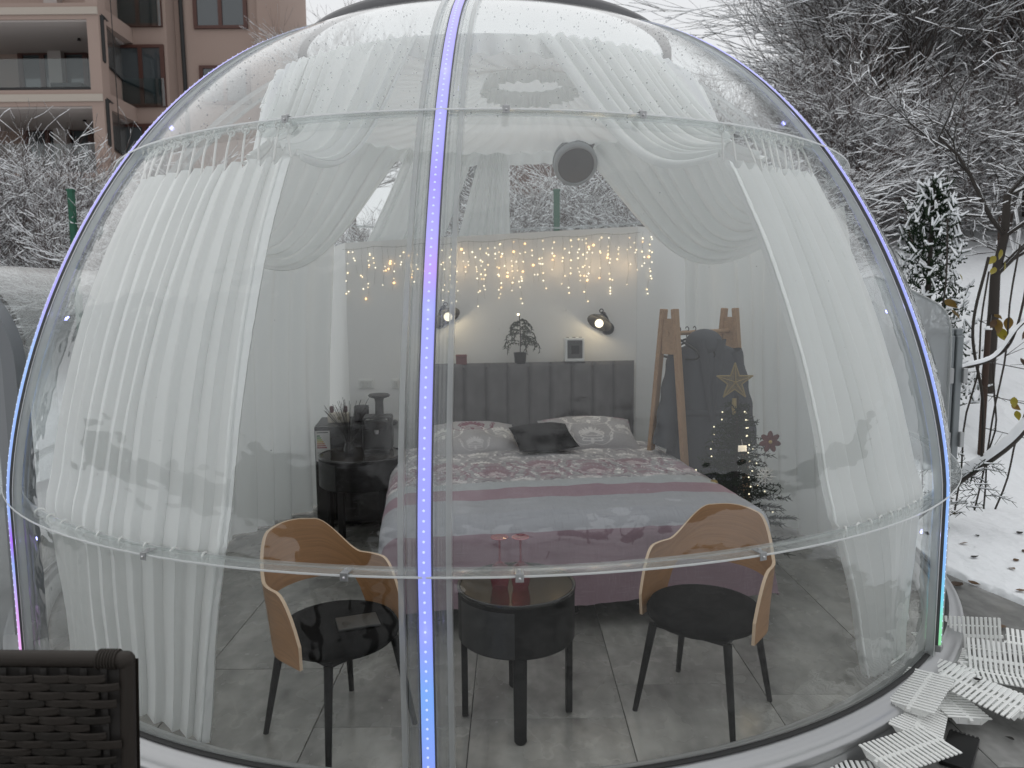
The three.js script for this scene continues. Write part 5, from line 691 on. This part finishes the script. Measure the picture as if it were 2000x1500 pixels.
  mesh('drainpipe', rod(V(XF(372), -1, Zf + 0.1), V(XF(366), 16, Zf + 0.1), 0.075, 0.075, 10), mat.dark, b);
  mesh('cable', rod(V(xr + 0.55, 0, Z * 1.02), V(xr + 0.45, 14, Z * 1.02), 0.015, 0.015, 5), mat.dark, b);
  const w = thing('garden_wall', 'low brown garden wall behind the snowy shrubs on the left', 'wall'); mesh('wall_body', BX(-16, -5, 2, 3.9, -16.4, -16), mat.brownWall, w); mesh('coping', BX(-16.1, -4.9, 3.9, 3.96, -16.5, -15.9), M([0.1, 0.06, 0.05], 0.9), w);
  const p1 = thing('green_post', 'green metal fence post among the shrubs on the left', 'post', [-4.86, 1.0, -8.3]); mesh('post', box(0.06, 1.9, 0.06, 0, 0.95, 0, 0.006), mat.greenPost, p1); mesh('cap', box(0.07, 0.03, 0.07, 0, 1.9, 0, 0.005), mat.greenPost, p1);
  const p2 = thing('green_post', 'green metal fence post seen through the clear gap above the bed', 'post', [0.53, 0.9, -8.6]); mesh('post', box(0.07, 2.0, 0.06, 0, 1.0, 0, 0.006), mat.greenPost, p2); mesh('cap', box(0.08, 0.03, 0.07, 0, 2.0, 0, 0.005), mat.greenPost, p2);
  const h = thing('brown_house', 'reddish brown house standing behind the shrubs, seen through the gap above the bed', 'house'); mesh('wall', BX(-1.5, 2.6, 1.5, 5.0, -19, -15.5), mat.brownWall, h); const rf = new THREE.BufferGeometry(); rf.setAttribute('position', new THREE.Float32BufferAttribute([-1.8, 5.0, -15, 2.9, 5.0, -15, 2.9, 6.0, -17.2, -1.8, 5.0, -15, 2.9, 6.0, -17.2, -1.8, 6.0, -17.2, -1.8, 5.0, -19.4, 2.9, 5.0, -19.4, 2.9, 6.0, -17.2, -1.8, 5.0, -19.4, 2.9, 6.0, -17.2, -1.8, 6.0, -17.2], 3)); rf.computeVertexNormals(); mesh('roof', rf, mat.snowLoad, h); for (const x of [-1.2, 1.0]) { const q = new THREE.Group(); q.name = 'window'; h.add(q); mesh('frame', BX(x, x + 1.2, 3.4, 4.6, -15.498, -15.44), mat.white, q); mesh('pane', BX(x + 0.1, x + 1.1, 3.5, 4.5, -15.438, -15.42), mat.pane, q); }
}
{ // house and wooded hill behind the viewer: only seen mirrored in the panes
  const h = thing('dark_house', 'dark house behind the viewer, seen only as a reflection in the dome', 'house'); mesh('wall', box(9, 5, 6, -11, 1.2, 11), M([0.1, 0.09, 0.085], 0.9), h); const rf = new THREE.ConeGeometry(6.6, 3, 4).rotateY(Math.PI / 4).scale(1.05, 1, 0.75).translate(-11, 5.2, 11); mesh('roof', rf, mat.snowLoad, h);
  const r = rng(71), pts = []; const hill = grid(80, 10, (u, v) => { const a = lerp(-1.75, 1.75, u), d = lerp(34, 70, v), x = Math.sin(a) * d, z = Math.cos(a) * d; return V(x, -6 + 18 * Math.pow(v, 0.8) * (0.7 + 0.8 * fbm(u * 5, 1, 0, 4)) , z); });
  struct('hills', hill, M([0.13, 0.13, 0.135], 0.95, { map: rep(T.fine, 12, 6) }));
}
// ---------- clear side pods of the dome ----------
{
  const t = thing('entrance_pod', 'clear vaulted entrance pod with grey arched door frame at the left of the dome', 'entrance pod', [-2.68, -0.05, -3.46], rad(-14));
  const W = 0.48, H = 1.38; const arch = (w, top, z) => { const p = []; for (let i = 0; i <= 24; i++) { const a = (i / 24) * Math.PI; p.push(V(-w * Math.cos(a), top + w * 0.98 * Math.sin(a), z)); } return [V(-w, 0, z), ...p, V(w, 0, z)]; };
  const sweep = (w, th, d, z) => { const o = arch(w, H, 0), i = arch(w - th, H, 0); const face = (zz) => grid(o.length - 1, 1, (u, v) => { const k = Math.round(u * (o.length - 1)); return o[k].clone().lerp(i[k], v).setZ(zz); }); const wall = (l) => grid(l.length - 1, 1, (u, v) => l[Math.round(u * (l.length - 1))].clone().setZ(lerp(z, z + d, v))); return merge([face(z), face(z + d), wall(o), wall(i)]); };
  mesh('door_frame', sweep(W, 0.075, 0.06, 0), M([0.2, 0.21, 0.22], 0.5, { metalness: 0.3 }), t); mesh('door_leaf_frame', sweep(W - 0.08, 0.06, 0.04, 0.01), M([0.26, 0.27, 0.28], 0.5, { metalness: 0.3 }), t);
  mesh('cross_rail', box(0.72, 0.07, 0.035, 0, 1.18, 0.03, 0.005), M([0.26, 0.27, 0.28], 0.5), t);
  const s = new THREE.Shape(arch(W - 0.14, H, 0).map((p) => new THREE.Vector2(p.x, p.y))); mesh('door_pane', new THREE.ShapeGeometry(s).translate(0, 0, 0.03), mat.pod, t);
  mesh('vault', grid(26, 6, (u, v) => arch(W + 0.02, H, 0)[Math.round(u * 26)].clone().setZ(lerp(-0.002, -1.1, v))), mat.ribCover, t); for (const y of [0.16, 0.8]) mesh('hinge', box(0.05, 0.09, 0.03, W - 0.02, y, 0.075, 0.006), mat.alu, t);
  const p = thing('window_pod', 'clear dormer pod with grey hinged hatch frame on the right side of the dome', 'window pod', [2.42, 0.5, -5.05], 0);
  const pr = [[-0.1, 1.26], [0.05, 1.21], [0.2, 1.14], [0.34, 1.06], [0.39, 0.98], [0.405, 0.88], [0.41, 0.5], [0.41, 0.02]];
  mesh('shell', merge([grid(7, 8, (u, v) => { const q = pr[Math.round(u * 7)]; return V(q[0], q[1], lerp(0.32, -0.45, v)); }), ...[0.32, -0.45].map((z) => grid(7, 3, (u, v) => { const q = pr[Math.round(u * 7)]; return V(q[0], lerp(0.0, q[1], v), z); }))]), mat.pod, p);
  for (const z of [0.325, -0.455]) mesh('shell_edge', tube(pr.map((q) => V(q[0], q[1], z)), 0.008, 5, 30), mat.ribEdge, p);
  const frm = (x, name, w) => mesh(name, merge([box(w, 0.88, 0.05, x, 0.44, 0.28, 0.01), box(w, 0.88, 0.05, x, 0.44, -0.4, 0.01), box(w, 0.05, 0.7, x, 0.9, -0.06, 0.01), box(w, 0.05, 0.7, x, 0.02, -0.06, 0.01)]), M([0.22, 0.24, 0.25], 0.5, { metalness: 0.3 }), p);
  frm(0.43, 'window_frame', 0.04); frm(0.485, 'hatch_frame', 0.045); mesh('hatch_pane', box(0.006, 0.83, 0.64, 0.485, 0.46, -0.06), mat.pod, p); for (const y of [0.2, 0.62]) for (const x of [0.425, 0.515]) mesh('hinge', box(0.03, 0.1, 0.04, x, y, 0.31, 0.006), mat.alu, p);
}
renderer.render(scene, camera);
